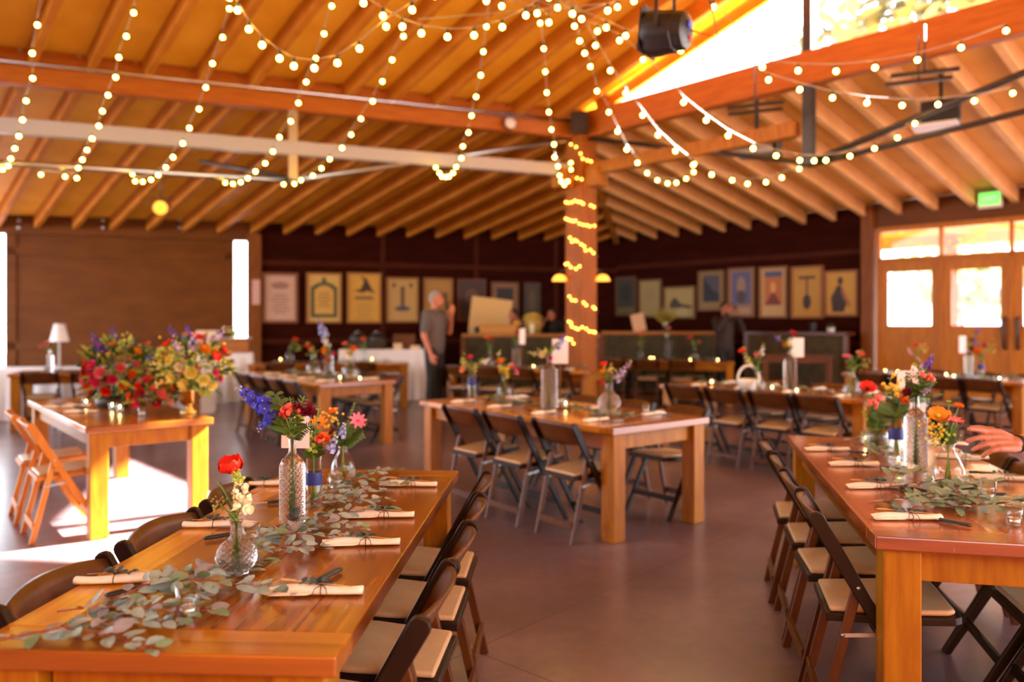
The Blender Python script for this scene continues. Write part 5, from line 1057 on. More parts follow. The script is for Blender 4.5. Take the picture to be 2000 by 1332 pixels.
# ------------------------------------------------------------------ dressing of the tables farther off
def arrangement(base, kind, spec, label, vlabel, scale=1.25, seed=0, fol=26, h=None):
    rr = random.Random(seed+100); vase(kind, base, vlabel, scale); b = Vector(base); nz = NECK[kind]*scale
    t = th('flower_bunch', label, 'flowers', b, 0, 'small flower bunches on the tables'); st = MB(); lf = MB()
    for kd, c1, c2, r, x, y in spec:
        tip = at(x, y, b.y+rr.uniform(-.05, .05))-b; neck = Vector((0, 0, nz)); foot = Vector((rr.uniform(-.01, .01), rr.uniform(-.01, .01), .02)); pts = [foot]+stem_pts(neck, tip, .2, 4); st.tube(pts, .003, 5)
        mb = MB(); bloom(mb, tip, (tip-neck)+Vector((0, -.08, .03)), r, kd, 0, 1, False, rr); mb.build('bloom', [c1, c2], t)
        for k in range(fol//max(1, len(spec))): p = pts[rr.randrange(1, len(pts))]; lf.leaf(p, (rr.uniform(-1, 1), rr.uniform(-1, 1), rr.uniform(0, 1.2)), (0, 0, 1), rr.uniform(.05, .09), rr.uniform(.015, .03), rr.randrange(2))
    st.build('stems', 'stem', t); lf.build('leaf', ['leaf', 'leafy'], t)
def P_(x, y): return px(x, y, .76)
# mid-hall table
arrangement(P_(922, 776), 'cyl', [('rose', 'peach', 'orange', .04, 906, 722), ('rose', 'hot', 'burg', .032, 918, 699), ('spike', 'lemon', 'lime', .05, 926, 722), ('spray', 'lime', 'lime', .05, 907, 702), ('delph', 'white', 'pale', .035, 946, 708)], 'peach and hot pink flowers in the first vase from the far end, mid-hall table', 'navy banded cylinder on the mid-hall table', 1.35, 1)
arrangement(P_(985, 778), 'bulb', [('rose', 'amber', 'orange', .045, 978, 708), ('spray', 'yellow', 'lime', .06, 984, 722), ('carn', 'pink', 'hot', .036, 1001, 716), ('carn', 'pink', 'white', .03, 1008, 728), ('rose', 'white', 'lemon', .02, 974, 693)], 'amber and pink flowers in a round vase on the mid-hall table', 'round clear vase with amber flowers on the mid-hall table', 1.3, 2)
arrangement(P_(1073, 800), 'bottle', [('delph', 'pale', 'blue', .05, 1088, 678), ('rose', 'cream_f', 'lime', .035, 1061, 693), ('spike', 'cream_f', 'lime', .035, 1046, 692), ('carn', 'hot', 'burg', .025, 1074, 700), ('delph', 'purple', 'blue', .03, 1096, 664)], 'white and blue flowers catching sunlight in a tall bottle on the mid-hall table', 'tall cut bottle on the mid-hall table', 1.5, 3)
arrangement(P_(1190, 806), 'orb', [('cup', 'red', 'orange', .04, 1180, 716), ('cup', 'amber', 'yellow', .03, 1178, 728), ('delph', 'lilac', 'white', .055, 1204, 740), ('spike', 'lilac', 'white', .05, 1216, 724), ('spike', 'lemon', 'lime', .04, 1192, 726), ('rose', 'hot', 'coral', .024, 1177, 748)], 'red tulip and lilac stock in the vase nearest the mid-hall table corner', 'round cut vase at the near end of the mid-hall table', 1.6, 4)
stick_card(P_(1083, 800)+Vector((.05, .08, 0)), .13, .2, .36, .1, 'white card catching the sun beside the tall bottle on the mid-hall table')
garland(4, .2, 2.1, .5, 'eucalyptus garland along the mid-hall table', 4, 300)
for i, a in enumerate((.36, .92, 1.47, 2.0)):
    for w, sd in ((.2, 'aisle'), (.8, 'post')):
        t = T[4]; napkin(t.p(a, w, .762), math.atan2(t.wv.y, t.wv.x)+(0 if w < .5 else PI), 'rolled cream napkin, %s side of the mid-hall table, %s from the camera' % (sd, ORD[i])); knife(t.p(a-.12, w+(.05 if w < .5 else -.05), .762), math.atan2(-t.wv.y, -t.wv.x) if w < .5 else math.atan2(t.wv.y, t.wv.x), 'black-handled knife, %s side of the mid-hall table, %s from the camera' % (sd, ORD[i]))
candle(P_(1105, 797), 'between the bottle and the lilac vase, mid-hall table'); candle(P_(1010, 782), 'between the amber flowers and the bottle, mid-hall table', False); candle(P_(1262, 806), 'at the corner end of the mid-hall table', False)
def settings(tk, alist, phrase, sides=((.2, 'near'), (.7, 'far')), fr='camera end'):
    t = T[tk]
    for w, sd in sides:
        for i, a in enumerate(alist): napkin(t.p(a, w, .762), math.atan2(t.wv.y, t.wv.x)+(0 if w < .5 else PI), 'rolled napkin, %s side of %s, %s from %s' % (sd, phrase, ORD[i], fr))
arr = arrangement
# golden-legged table
arr(P_(612, 733), 'bulb', [('poppy', 'red', 'coral', .05, 601, 676), ('spray', 'lime', 'lime', .05, 612, 690), ('carn', 'coral', 'pink', .04, 608, 682)], 'red poppy bunch in the round vase of the golden-legged table', 'round vase with the red poppy, golden-legged table', 1.7, 5)
arr(P_(642, 738), 'bottle', [('delph', 'pale', 'blue', .09, 632, 650), ('spike', 'white', 'pale', .08, 638, 672), ('rose', 'orange', 'amber', .05, 642, 700), ('rose', 'burg', 'hot', .05, 632, 696), ('rose', 'amber', 'orange', .05, 636, 684), ('carn', 'hot', 'burg', .04, 650, 690)], 'tall pale blue delphinium with orange roses on the golden-legged table', 'tall cut bottle on the golden-legged table', 1.3, 6, 30)
arr(P_(684, 741), 'bulb', [('rose', 'orange', 'amber', .05, 690, 683), ('rose', 'coral', 'red', .04, 674, 673), ('spray', 'yellow', 'lime', .07, 680, 694)], 'orange and yellow bunch nearest the camera on the golden-legged table', 'round vase with yellow flowers, golden-legged table', 1.9, 7)
garland(5, .2, 2.3, .5, 'eucalyptus garland along the golden-legged table', 5, 260); settings(5, (.3, .85, 1.4, 1.95), 'the golden-legged table', ((.2, 'bouquet'), (.78, 'post')))
candle(P_(664, 743), 'beside the tall bottle, golden-legged table'); candle(P_(703, 745), 'closest to the corner of the golden-legged table')
# table by the white buffet
arr(P_(566, 706), 'bulb', [('poppy', 'red', 'redd', .06, 576, 664), ('spray', 'lime', 'lime', .08, 582, 678)], 'single red poppy bunch on the table by the white buffet', 'round vase with a red poppy, table by the white buffet', 1.5, 8)
arr(P_(712, 704), 'bulb', [('rose', 'coral', 'orange', .06, 710, 664), ('spray', 'olive', 'lime', .07, 706, 680)], 'coral rose bunch on the table by the white buffet', 'round vase with a coral rose, table by the white buffet', 1.5, 9)
garland(6, .3, 2.4, .42, 'eucalyptus garland along the table by the white buffet', 6, 200); settings(6, (.5, 1.15, 1.8, 2.3), 'the table by the buffet', ((.15, 'near'),), 'barn door')
candle(P_(548, 706), 'near the barn door end, table by the buffet'); candle(P_(727, 705), 'near the man, table by the buffet')
# table by the long white cloth
arr(P_(98, 724), 'bottle', [('carn', 'pink', 'coral', .06, 91, 673), ('rose', 'coral', 'orange', .04, 82, 678), ('spray', 'leaf', 'olive', .07, 104, 678)], 'pink carnation bunch on the table by the long white cloth', 'tall bottle with a pink carnation, table by the long white cloth', 1.0, 10)
garland(7, .3, 2.2, .42, 'eucalyptus garland along the table by the long white cloth', 7, 200); settings(7, (.4, 1.0, 1.6), 'the table by the long white cloth', ((.15, 'near'),), 'open end')
arr(P_(292, 722), 'cyl', [('poppy', 'red', 'redd', .05, 289, 673), ('spray', 'leaf', 'lime', .08, 296, 688)], 'small red flower bunch seen between the two huge bouquets', 'cylinder vase seen between the two huge bouquets', 1.6, 18)
candle(P_(298, 725), 'seen between the two huge bouquets')
# table at the amber post
arr(P_(958, 717), 'bulb', [('rose', 'orange', 'red', .06, 952, 661), ('rose', 'redd', 'coral', .05, 960, 666), ('spray', 'leaf', 'peach', .07, 956, 680)], 'orange and red bunch on the table at the amber post', 'round vase with orange flowers, table at the amber post', 1.5, 11)
arr(P_(1008, 718), 'bottle', [('rose', 'redd', 'burg', .05, 1010, 652), ('spray', 'leaf', 'olive', .07, 1006, 664)], 'deep red bunch in the tall bottle at the amber post table', 'tall bottle on the table at the amber post', 1.35, 12)
stick_card(P_(1020, 719), .09, .24, .36, .2, 'narrow pinkish-white card beside the tall bottle at the amber post table')
garland(8, .2, 2.3, .36, 'eucalyptus garland along the table at the amber post', 8, 220); settings(8, (.4, 1.0, 1.6, 2.2), 'the table at the amber post', ((.15, 'near'),), 'post'); candle(P_(1042, 720), 'beside the narrow card, table at the amber post'); candle(P_(1058, 722), 'second along from the card, table at the amber post', False)
# table before the bar
arr(P_(1251, 700), 'bulb', [('rose', 'coral', 'red', .06, 1252, 655), ('spray', 'olive', 'leaf', .07, 1250, 670)], 'dim coral bunch nearest the post on the table before the bar', 'round vase nearest the post, table before the bar', 1.5, 13)
arr(P_(1305, 701), 'bottle', [('rose', 'white', 'pale', .055, 1300, 634), ('rose', 'pink', 'red', .05, 1306, 642), ('spike', 'white', 'lime', .06, 1302, 656)], 'white and pink bunch in a tall bottle before the bar', 'tall bottle on the table before the bar', 1.5, 14)
arr(P_(1357, 703), 'bulb', [('poppy', 'red', 'redd', .065, 1348, 661), ('carn', 'coral', 'red', .04, 1366, 668), ('spike', 'lime', 'lemon', .05, 1354, 672)], 'red poppy bunch at the door end of the table before the bar', 'round vase at the door end, table before the bar', 1.5, 15)
garland(9, .2, 2.4, .37, 'eucalyptus garland along the table before the bar', 9, 200); settings(9, (.5, 1.1, 1.7, 2.3), 'the table before the bar', ((.15, 'near'),), 'post')
for (x, y), l in (((1270, 703), 'by the coral bunch'), ((1276, 703), 'second by the coral bunch'), ((1348, 707), 'by the red poppy bunch'), ((1402, 707), 'at the door end')): candle(P_(x, y), l+', table before the bar')
# white basket table
garland(10, .15, 2.2, .45, 'eucalyptus garland along the white basket table', 10, 300); settings(10, (.3, .85, 1.4, 1.95), 'the white basket table', ((.18, 'aisle'), (.72, 'door')))
q = P_(1462, 764); t = th('gift_basket', 'white basket with a hoop handle on the table behind the mid-hall one', 'basket', q); mb = MB(); mb.lathe([(0, 0), (.08, 0), (.11, .09), (.115, .12), (.105, .12), (.075, .012), (0, .012)], 28, mod=lambda a, z, i: .003*math.sin(a*22+z*90)); mb.build('basket_body', 'plastic', t)
mb = MB(); mb.tube([(.11*math.cos(PI*i/12), 0, .11+.15*math.sin(PI*i/12)) for i in range(13)], .012, 8); mb.build('hoop_handle', 'plastic', t)
arr(P_(1480, 768), 'bulb', [('poppy', 'red', 'redd', .05, 1452, 687), ('spike', 'lemon', 'lime', .06, 1462, 706), ('spike', 'white', 'lime', .05, 1487, 690), ('carn', 'pink', 'coral', .035, 1477, 694)], 'red poppy and white stock behind the white basket', 'round vase behind the white basket', 1.35, 16)
arr(P_(1543, 762), 'bottle', [('delph', 'purple', 'lilac', .035, 1519, 662), ('carn', 'redd', 'burg', .045, 1549, 652), ('rose', 'orange', 'amber', .04, 1535, 676), ('spray', 'lime', 'olive', .04, 1545, 690)], 'red carnation and purple spur in the tall bottle on the white basket table', 'tall bottle with the square card, white basket table', 1.45, 17)
stick_card(P_(1558, 760)+Vector((0, .03, 0)), .145, .20, .33, -.1, 'square white card beside the tall bottle on the white basket table')
arr(P_(1663, 775), 'bulb', [('rose', 'pink', 'coral', .045, 1654, 699), ('rose', 'coral', 'pink', .045, 1680, 693), ('spray', 'leaf', 'lime', .08, 1664, 712), ('spray', 'olive', 'leaf', .06, 1690, 708)], 'pink rose bunch at the camera end of the white basket table', 'round vase at the camera end, white basket table', 1.5, 19, 50)
for (x, y), l in (((1390, 752), 'at the post end'), ((1508, 764), 'between the basket and the tall bottle'), ((1556, 770), 'in front of the square card')): candle(P_(x, y), l+', white basket table')
# table by the glazed doors
garland(11, .15, 2.1, .42, 'eucalyptus garland along the table by the glazed doors', 11, 240); settings(11, (.3, .9, 1.5), 'the table by the glazed doors', ((.15, 'hall'),))
arr(P_(1893, 737), 'bottle', [('carn', 'burg', 'redd', .045, 1898, 664), ('delph', 'purple', 'lilac', .04, 1908, 650)], 'burgundy and purple bunch in the tall bottle by the glazed doors', 'tall bottle by the glazed doors', 1.3, 20)
arr(P_(1916, 739), 'cyl', [('rose', 'orange', 'coral', .05, 1908, 688), ('carn', 'burg', 'blk_c', .045, 1898, 682), ('carn', 'redd', 'burg', .045, 1922, 674), ('delph', 'purple', 'lilac', .035, 1905, 670), ('spray', 'lime', 'olive', .06, 1934, 684)], 'dark burgundy and orange bunch in the cylinder by the glazed doors', 'navy banded cylinder by the glazed doors', 1.3, 21)
stick_card(P_(1880, 735), .085, .22, .30, -.2, 'blank pale card beside the tall bottle by the glazed doors')
arr(P_(1792, 730), 'bulb', [('rose', 'red', 'orange', .05, 1790, 676), ('spike', 'lilac', 'white', .05, 1779, 690), ('spray', 'lemon', 'lime', .06, 1800, 684)], 'red and lilac bunch on the door table, seen above the reddish table bottle', 'round vase on the door table, seen above the reddish table bottle', 1.4, 22)
for (x, y), l in (((1729, 729), 'farthest from the camera'), ((1753, 731), 'second farthest from the camera'), ((1848, 737), 'third, before the tall bottle'), ((1863, 740), 'fourth, touching the third'), ((1952, 745), 'nearest the camera')): candle(P_(x, y), l+', table by the glazed doors')

# ------------------------------------------------------------------ the two huge bouquets
def huge(base, c, rx, rz_, n, pal, label, seed, low=.35, fol=170):
    rr = random.Random(seed); b = Vector(base); t = th('large_bouquet', label, 'bouquet', b, 0, 'huge bouquets'); cc = Vector(c)-b; lf = MB()
    for k in range(n):
        z = 1-(k+.5)/n*1.55; a = k*2.39996; rad = math.sqrt(max(0, 1-z*z)); d = Vector((rad*math.cos(a), rad*math.sin(a), z)); s = rr.uniform(.82, 1.06); p = cc+Vector((d.x*rx*s, d.y*rx*s, d.z*rz_*s))
        if p.z < .04: p.z = .05
        g_ = [x for x in pal if x[4] <= z <= x[5]]; kd, c1, c2, r, _, _ = rr.choice(g_)
        mb = MB(); bloom(mb, p, d+Vector((0, 0, .15)), r*rr.uniform(.85, 1.2), kd, 0, 1, False, rr); mb.build('bloom', [c1, c2], t)
    for k in range(fol):
        d = Vector((rr.gauss(0, 1), rr.gauss(0, 1), rr.gauss(.15, .9))).normalized(); s = rr.uniform(.5, .95); p = cc+Vector((d.x*rx*s, d.y*rx*s, d.z*rz_*s))
        if p.z < .03: continue
        dz = d+Vector((0, 0, .2)); 
        if p.z < .1: dz.z = abs(dz.z)
        lf.leaf(p, dz, (rr.gauss(0, 1), rr.gauss(0, 1), 1), rr.uniform(.07, .13), rr.uniform(.025, .045), rr.randrange(3))
    st = MB()
    for k in range(9): d = Vector((rr.gauss(0, .5), rr.gauss(0, .5), 1)); st.tube([cc*Vector((1, 1, 0)).length*0+Vector((0, 0, .06)), cc+d*.06], .006, 5)
    st.build('stems', 'stem', t); lf.build('leaf', ['leafd', 'leaf', 'leafy'], t); return t
cup = px(370, 806, .76)
t = th('compote_vase', 'gold mercury glass compote vase under the yellow bouquet', 'vase', cup); mb = MB(); mb.lathe([(0, 0), (.062, 0), (.066, .008), (.05, .02), (.028, .035), (.03, .05), (.06, .07), (.085, .11), (.092, .17), (.098, .178), (.09, .178), (.083, .12), (.05, .075), (0, .07)], 36); mb.build('cup', 'gold', t)
A1 = [('rose', 'lemon', 'lime', .05, -1, .7), ('spray', 'lime', 'lemon', .07, -1, .9), ('spray', 'lemon', 'lime', .07, -1, .8), ('rose', 'lemon', 'yellow', .045, -1, .8), ('spray', 'yellow', 'lime', .06, -1, .9), ('carn', 'lemon', 'lime', .045, -1, .6), ('rose', 'peach', 'coral', .045, -.5, 1), ('poppy', 'red', 'orange', .06, .2, 1), ('rose', 'amber', 'orange', .045, -.2, 1), ('delph', 'lilac', 'white', .06, .4, 1), ('delph', 'purple', 'blue', .05, .5, 1), ('rose', 'cream_f', 'lemon', .05, -1, .5), ('spray', 'leafy', 'lime', .06, -1, .7), ('carn', 'hot', 'redd', .035, -.6, .3)]
huge(cup+Vector((0, 0, .075)), at(375, 718, cup.y), .245, .24, 62, A1, 'huge yellow and lime bouquet in the gold compote vase', 41)
lb = px(222, 796, .76)
t = th('flower_trough', 'low dark bowl hidden under the red bouquet', 'vase', lb+Vector((0, 0, 0))); mb = MB(); mb.lathe([(0, 0), (.10, 0), (.13, .03), (.14, .09), (.13, .09), (.12, .03), (0, .015)], 28); mb.build('bowl', 'iron', t)
A2 = [('spray', 'leafy', 'lime', .08, .0, 1), ('spray', 'leafd', 'leaf', .08, .1, 1), ('rose', 'coral', 'peach', .05, -1, .4), ('rose', 'hot', 'burg', .048, -1, .5), ('carn', 'redd', 'red', .045, -1, .5), ('rose', 'red', 'redd', .045, -1, .4), ('rose', 'pink', 'hot', .045, -1, .5), ('rose', 'orange', 'amber', .04, -.6, .7), ('rose', 'cream_f', 'peach', .04, -.6, .8), ('delph', 'purple', 'blue', .06, .5, 1), ('spray', 'olive', 'leafy', .07, -.1, 1), ('rose', 'amber', 'yellow', .04, .3, 1), ('spray', 'yellow', 'lime', .06, .2, 1), ('spray', 'leafd', 'leaf', .07, .2, 1)]
huge(lb+Vector((0, 0, .02)), at(228, 728, lb.y), .235, .245, 60, A2, 'huge red and pink bouquet with yellow wisps on the big bouquet table', 42, fol=230)
A3 = [('rose', 'redd', 'burg', .042, -1, 1), ('rose', 'peach', 'coral', .05, -1, 1), ('rose', 'hot', 'burg', .045, -1, 1), ('rose', 'red', 'redd', .045, -1, 1), ('carn', 'coral', 'peach', .04, -1, 1), ('rose', 'orange', 'amber', .035, -1, 1), ('spray', 'leafd', 'leaf', .05, -1, 1)]
huge(px(312, 806, .76), at(300, 772, px(312, 806, .76).y), .17, .12, 34, A3, 'low tumble of red and peach roses between the two huge bouquets', 43, fol=80)
for i, (x, y, l) in enumerate(((168, 793, 'outermost beside the red bouquet'), (219, 800, 'first in front of the red bouquet'), (234, 804, 'second in front of the red bouquet'), (277, 812, 'in front of the low roses'))): candle(P_(x, y), l+', huge bouquet table', i < 3)
for (x, y, l) in ((115, 797, 'outermost on the huge bouquet table'), (152, 794, 'second from the outer edge, huge bouquet table'), (160, 806, 'beside the lit votives, huge bouquet table')): napkin(P_(x, y)+Vector((0, 0, .002)), .05, 'rolled napkin, '+l)

# ------------------------------------------------------------------ people
def capsule(mb, a, b, r0, r1, n=14):
    a = Vector(a); b = Vector(b); mb.tube([a, b], [r0, r1], n); mb.ball(a, r0, n, 8); mb.ball(b, r1, n, 8)
def fuse(mb, name, m, parent, vox=.012, smooth=3, loc=(0, 0, 0)):
    o = mb.build(name, m, parent, loc); r = o.modifiers.new('fuse', 'REMESH'); r.mode = 'VOXEL'; r.voxel_size = vox; r.use_smooth_shade = True
    s_ = o.modifiers.new('relax', 'SMOOTH'); s_.iterations = smooth; s_.factor = .5; return o
def V3(*a): return Vector(a)
def hand_geo(mb, w, d, up, side, s=1.0, curl=.5, spread=.12, curls=None, thumb=1):
    """palm and five fingers from the wrist w along d; up is the back of the hand, side the thumb side"""
    w = Vector(w); d = Vector(d).normalized(); side = Vector(side); side = (side-d*side.dot(d)).normalized(); up = Vector(up); up = (up-d*up.dot(d)-side*up.dot(side)).normalized()
    L = .092*s
    for k in range(4):
        o = (.033-.022*k)*s; mb.tube([w+side*o*.55, w+d*L*.5+side*o*.9+up*.004*s, w+d*L+side*o], [.0145*s, .0145*s, .0115*s], 10); mb.ball(w+d*L+side*o, .0115*s, 10, 6)
    mb.ball(w+d*L*.45, (.03*s, .03*s, .016*s), 12, 8, 0, up.to_track_quat('Z', 'Y')); mb.ball(w, (.026*s, .026*s, .021*s), 12, 8)
    fl_ = (.070, .078, .073, .058)
    for k in range(4):
        o = (.033-.022*k)*s; p = w+d*L+side*o; c = curls[k] if curls else curl*(1+.12*k); an = 0; rr_ = .0098*s
        for j, q in enumerate((.46, .31, .25)):
            an += c*(.75 if j == 0 else 1.0); dr = d*math.cos(an)-up*math.sin(an)+side*(.033-.022*k)/.033*spread; dr.normalize(); e = p+dr*fl_[k]*s*q; capsule(mb, p, e, rr_, rr_*.9, 10); p = e; rr_ *= .9
    p = w+d*.020*s+side*.022*s
    if thumb:
        for q, dd, r_ in ((.042, side*.75+d*.62-up*.32, .0145), (.034, side*.42+d*.88-up*.30, .0112), (.026, side*.12+d*.96-up*.32, .0098)): e = p+dd.normalized()*q*s; capsule(mb, p, e, r_*s, r_*.88*s, 10); p = e
def person(label, loc, rz, J, cloth, hair, skin='skin2', lean=0, trousers='black_c', hold=None, sc_=1.0, seated=False):
    """J: the joints in the person's own frame, facing -y; one continuous body under shirt, trousers and hair"""
    t = th('person', label, 'person', loc, rz); t.scale = (sc_,)*3
    hp, ch, nk, hd = J['pelvis'], J['chest'], J['neck'], J['head']; face = Vector(J.get('face', (0, -1, 0))).normalized()
    b = MB(); capsule(b, hp, ch, .135, .15); capsule(b, ch, nk, .12, .06); capsule(b, nk, hd-V3(0, 0, .05), .055, .06)
    q = face.to_track_quat('-Y', 'Z'); b.ball(hd, (.076, .098, .118), 18, 12, 0, q); b.ball(hd+q @ V3(0, -.03, -.06), (.056, .066, .062), 14, 10, 0, q)
    b.ball(hd+q @ V3(0, -.102, -.02), (.014, .022, .026), 10, 8, 0, q)
    for s in (-1, 1): b.ball(hd+q @ V3(s*.077, .005, -.01), (.012, .022, .034), 10, 8, 0, q); b.ball(hd+q @ V3(s*.03, -.088, .022), (.02, .014, .010), 8, 6, 0, q)
    b.ball(hd+q @ V3(0, -.094, -.062), (.024, .012, .010), 8, 6, 0, q)
    shb = MB(); shb.ball(hp+(ch-hp)*.1, (.18, .135, .14), 16, 10); capsule(shb, hp, ch, .155, .168); shb.ball(ch, (.20, .135, .16), 16, 10); capsule(shb, ch, nk-V3(0, 0, .02), .13, .07)
    for s, k in ((-1, 'r'), (1, 'l')):
        sh, el, wr = J['sh_'+k], J['el_'+k], J['wr_'+k]; capsule(b, ch+(sh-ch)*.5, sh, .075, .062); capsule(b, sh, el, .056, .043); capsule(b, el, wr, .043, .028)
        d = (wr-el).normalized(); up = Vector(J.get('up_'+k, (s*.9, 0, .2))); hand_geo(b, wr+d*.02, J.get('hd_'+k, d), up, J.get('th_'+k, (0, -1, 0)), 1.0, J.get('curl_'+k, .35))
        capsule(shb, ch+(sh-ch)*.4, sh, .095, .078); e = sh+(el-sh)*J.get('sleeve', .75); capsule(shb, sh, e, .074, .064)
        if J.get('sleeve', .75) >= 1: capsule(shb, el, el+(wr-el)*.9, .060, .043)
        hi, kn, an, = J['hip_'+k], J['kn_'+k], J['an_'+k]; capsule(b, hi, kn, .085, .055); capsule(b, kn, an, .055, .036)
    body = fuse(b, 'body', skin, t, .010, 2)
    fuse(shb, 'shirt', cloth, t, .014, 4)
    tr = MB(); tr.ball(hp-V3(0, 0, .03), (.17, .13, .13), 16, 10)
    for k in 'rl': hi, kn, an = J['hip_'+k], J['kn_'+k], J['an_'+k]; capsule(tr, hi, kn, .10, .075); capsule(tr, kn, an-V3(0, 0, .02), .074, .062)
    fuse(tr, 'trousers', trousers, t, .014, 4)
    for k in 'rl': sb = MB(); an = J['an_'+k]; sb.ball(V3(an.x, an.y-.06, .045), (.05, .14, .045), 14, 8); sb.ball(V3(an.x, an.y, .06), (.045, .05, .055), 12, 8); fuse(sb, 'shoe', 'black_c', t, .012, 2)
    hb = MB(); hb.ball(hd+q @ V3(0, .016, .026), (.086, .104, .112), 18, 12, 0, q); ho = hb.build('hair', hair, t)
    cut = [f for f in ho.data.polygons if (q.inverted() @ (f.center-hd)).y < -.052-.35*((q.inverted() @ (f.center-hd)).z-.07) and (q.inverted() @ (f.center-hd)).z < .085]
    bm = bmesh.new(); bm.from_mesh(ho.data); bm.faces.ensure_lookup_table(); bmesh.ops.delete(bm, geom=[bm.faces[f.index] for f in cut], context='FACES'); bm.to_mesh(ho.data); bm.free()
    e_ = MB()
    for s in (-1, 1): e_.ball(hd+q @ V3(s*.03, -.094, .012), (.010, .006, .006), 8, 6, 0, q)
    e_.build('eyes', 'hair_d', t); return t
def joints(**k):
    J = dict(pelvis=V3(0, 0, .95), chest=V3(0, 0, 1.32), neck=V3(0, -.01, 1.49), head=V3(0, -.03, 1.635), sh_r=V3(-.19, 0, 1.42), sh_l=V3(.19, 0, 1.42), el_r=V3(-.24, .02, 1.13), el_l=V3(.24, .02, 1.13), wr_r=V3(-.24, -.06, .88), wr_l=V3(.24, -.06, .88),
             hip_r=V3(-.09, 0, .91), hip_l=V3(.09, 0, .91), kn_r=V3(-.10, -.02, .50), kn_l=V3(.10, -.02, .50), an_r=V3(-.11, .02, .085), an_l=V3(.11, .02, .085)); J.update(k); return J
# man beside the white buffet, a cup raised to his mouth, seen half from the side (facing the bar)
q = at(848, 700, 12.55); man = person('grey-haired man in grey shirt and black trousers, drinking beside the white buffet', (q.x, q.y, 0), math.radians(62), joints(el_l=V3(.25, -.10, 1.16), wr_l=V3(.10, -.24, 1.42), hd_l=V3(-.35, -.2, .9), up_l=V3(.3, -1, 0), th_l=V3(-.8, .3, .3), curl_l=.7, wr_r=V3(-.25, -.10, .87), head=V3(0, -.04, 1.64)), 'shirt', 'hair_g', sc_=1.11)
mw = man.matrix_basis; cupp = Matrix.Translation(man.location) @ Matrix.Rotation(math.radians(62), 4, 'Z') @ V3(.03, -.19, 1.50).to_4d()*1
t = th('drinking_cup', 'dark cup held to the mouth of the grey-haired man', 'cup', man.location+Matrix.Rotation(math.radians(62), 3, 'Z') @ (V3(.02, -.20, 1.50)*1.11)); mb = MB(); mb.lathe([(0, 0), (.028, 0), (.036, .09), (.033, .09), (.026, .006), (0, .006)], 20); o = mb.build('cup_body', 'blk', t); o.rotation_euler = (.5, .3, 0)
# someone leaning over the bar from behind
q = at(1036, 600, 16.72); person('person in dark jacket leaning forward behind the bar, before the cream board', (q.x, q.y, 0), math.radians(-55), joints(pelvis=V3(0, .05, .98), chest=V3(0, -.22, 1.30), neck=V3(0, -.33, 1.42), head=V3(0, -.43, 1.53), sh_r=V3(-.19, -.24, 1.38), sh_l=V3(.19, -.24, 1.38), el_r=V3(-.28, -.38, 1.20), el_l=V3(.28, -.38, 1.20), wr_r=V3(-.22, -.60, 1.26), wr_l=V3(.22, -.60, 1.26), hip_r=V3(-.09, .05, .93), hip_l=V3(.09, .05, .93), sleeve=1), 'jacket', 'hair_d', sc_=1.05)
# someone resting a hand against the face, behind the bar near the post
q = at(1078, 600, 17.0); person('person in dark clothes with a raised forearm, behind the bar beside the amber post', (q.x, q.y, 0), math.radians(-20), joints(el_r=V3(-.30, -.20, 1.20), wr_r=V3(-.12, -.26, 1.42), hd_r=V3(.3, .3, .9), up_r=V3(-.3, -1, 0), curl_r=.5, el_l=V3(.28, -.16, 1.18), wr_l=V3(.08, -.30, 1.14), head=V3(.0, -.05, 1.62)), 'black_c', 'hair_d', sc_=1.0)
# photographer with a camera at the eye
q = at(1415, 700, 14.75); ph = person('photographer in dark brown top holding a camera up to the face, below the mountain poster', (q.x, q.y, 0), math.radians(22), joints(el_r=V3(-.27, -.16, 1.26), el_l=V3(.27, -.16, 1.26), wr_r=V3(-.10, -.23, 1.56), wr_l=V3(.08, -.26, 1.52), hd_r=V3(.3, -.1, .9), hd_l=V3(-.3, -.1, .9), up_r=V3(-.7, -.6, 0), up_l=V3(.7, -.6, 0), curl_r=.8, curl_l=.8, sleeve=1), 'brown_c', 'hair_d', sc_=1.05)
t = th('photo_camera', 'black camera held to the eye of the photographer', 'camera', ph.location+Matrix.Rotation(math.radians(22), 3, 'Z') @ (V3(0, -.20, 1.645)*1.05), math.radians(22)); mb = MB(); mb.box((0, 0, 0), (.14, .06, .09)); mb.box((0, 0, .055), (.05, .05, .03)); mb.build('camera_body', 'blk', t, bevel=.006); mb = MB(); mb.lathe([(0, 0), (.036, 0), (.036, .10), (.03, .10), (.028, .09), (0, .09)], 20, ax=(0, -1, 0)); mb.build('lens_barrel', 'blk', t, (0, -.03, 0))
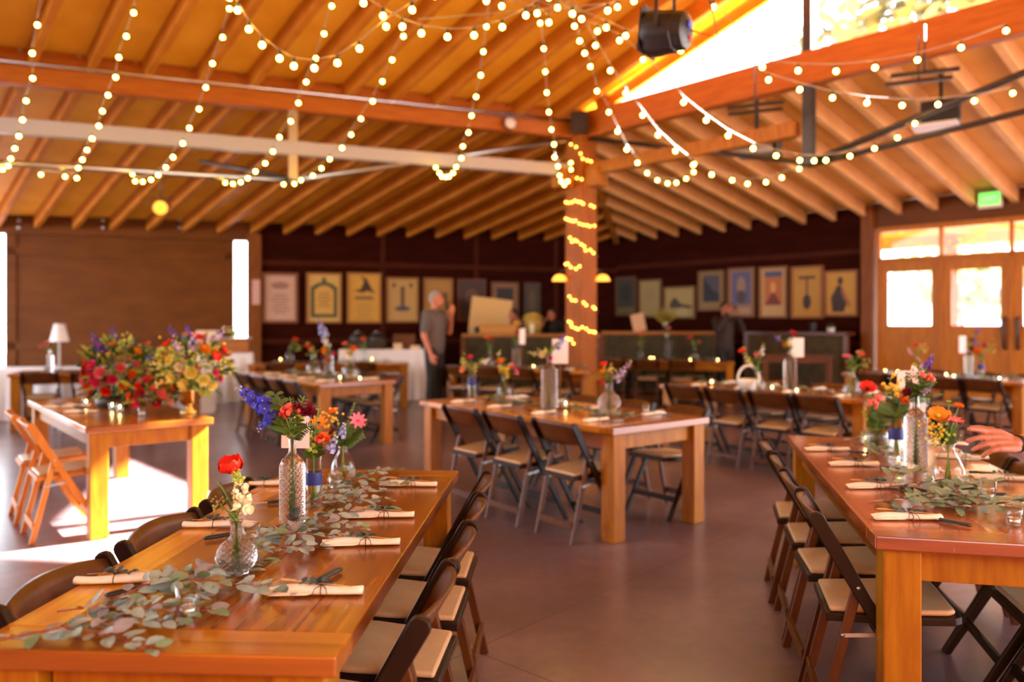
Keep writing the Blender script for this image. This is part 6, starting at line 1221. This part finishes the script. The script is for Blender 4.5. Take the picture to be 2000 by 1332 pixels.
# guest reaching over the reddish table from its far side, seen only by hand and wrist
gy = 3.05; w_ = at(1985, 866, 2.92); tip = at(1864, 848, 2.80); gl = Vector((2.62, 3.02, 0)); t = th('person', 'person reaching over the reddish table, hand and dark cuffed wrist in view', 'person', gl)
wr = w_-gl; dr = (tip-w_).normalized(); el = V3(-.14, .02, 1.10); sh = V3(-.06, .19, 1.40)
b = MB(); capsule(b, V3(0, 0, .95), V3(0, 0, 1.3), .135, .15); capsule(b, V3(0, 0, 1.3), V3(0, 0, 1.49), .12, .06); capsule(b, V3(0, 0, 1.49), V3(-.02, 0, 1.58), .055, .06); b.ball((-.03, 0, 1.64), (.098, .076, .118), 18, 12); b.ball((-.06, 0, 1.58), (.066, .056, .062), 14, 10); b.ball((-.132, 0, 1.62), (.022, .014, .026), 10, 8)
capsule(b, V3(0, .1, 1.38), sh, .075, .062); capsule(b, sh, el, .056, .044); capsule(b, el, wr, .044, .027); s2 = V3(0, -.19, 1.42); e2 = V3(.02, -.24, 1.13); capsule(b, V3(0, -.1, 1.38), s2, .075, .062); capsule(b, s2, e2, .056, .043); capsule(b, e2, V3(-.06, -.24, .88), .043, .028)
hand_geo(b, V3(-.06, -.24, .86), (-.1, 0, -1), (0, -1, 0), (-1, 0, 0), 1, .3)
for k in (-1, 1): capsule(b, V3(0, k*.09, .91), V3(-.02, k*.10, .5), .085, .055); capsule(b, V3(-.02, k*.10, .5), V3(.02, k*.11, .085), .055, .036)
hand_geo(b, wr+dr*.012, dr, (-.10, -.62, .78), (-.1, .70, .68), 1.2, .4, .06, (.06, .30, .42, .52), 1)
hb = fuse(b, 'body', 'skin', t, .0042, 2)
c_ = MB(); capsule(c_, V3(0, 0, .93), V3(0, 0, 1.32), .16, .168); c_.ball((0, 0, 1.32), (.135, .20, .16), 16, 10); capsule(c_, V3(0, 0, 1.3), V3(0, 0, 1.46), .13, .07); capsule(c_, V3(0, .08, 1.38), sh, .095, .078); capsule(c_, sh, el, .074, .062); capsule(c_, el, el+(wr-el)*.62, .060, .046); capsule(c_, V3(0, -.08, 1.38), s2, .095, .078); capsule(c_, s2, e2, .074, .06); fuse(c_, 'shirt', 'black_c', t, .012, 4)
tr = MB(); tr.ball((0, 0, .92), (.13, .17, .13), 16, 10)
for k in (-1, 1): capsule(tr, V3(0, k*.09, .91), V3(-.02, k*.10, .5), .10, .075); capsule(tr, V3(-.02, k*.10, .5), V3(.02, k*.11, .075), .074, .062)
fuse(tr, 'trousers', 'black_c', t, .014, 4)
for k in (-1, 1): sb = MB(); sb.ball(V3(-.04, k*.11, .045), (.14, .05, .045), 14, 8); fuse(sb, 'shoe', 'black_c', t, .012, 2)
cf = MB(); cf.tube([wr-dr*.012, wr+dr*.006], [.034, .033], 20); cf.build('wrist_band', 'blk', t)
hr = MB(); hr.ball((.0, 0, 1.665), (.105, .086, .112), 18, 12); hr.build('hair', 'hair_d', t)
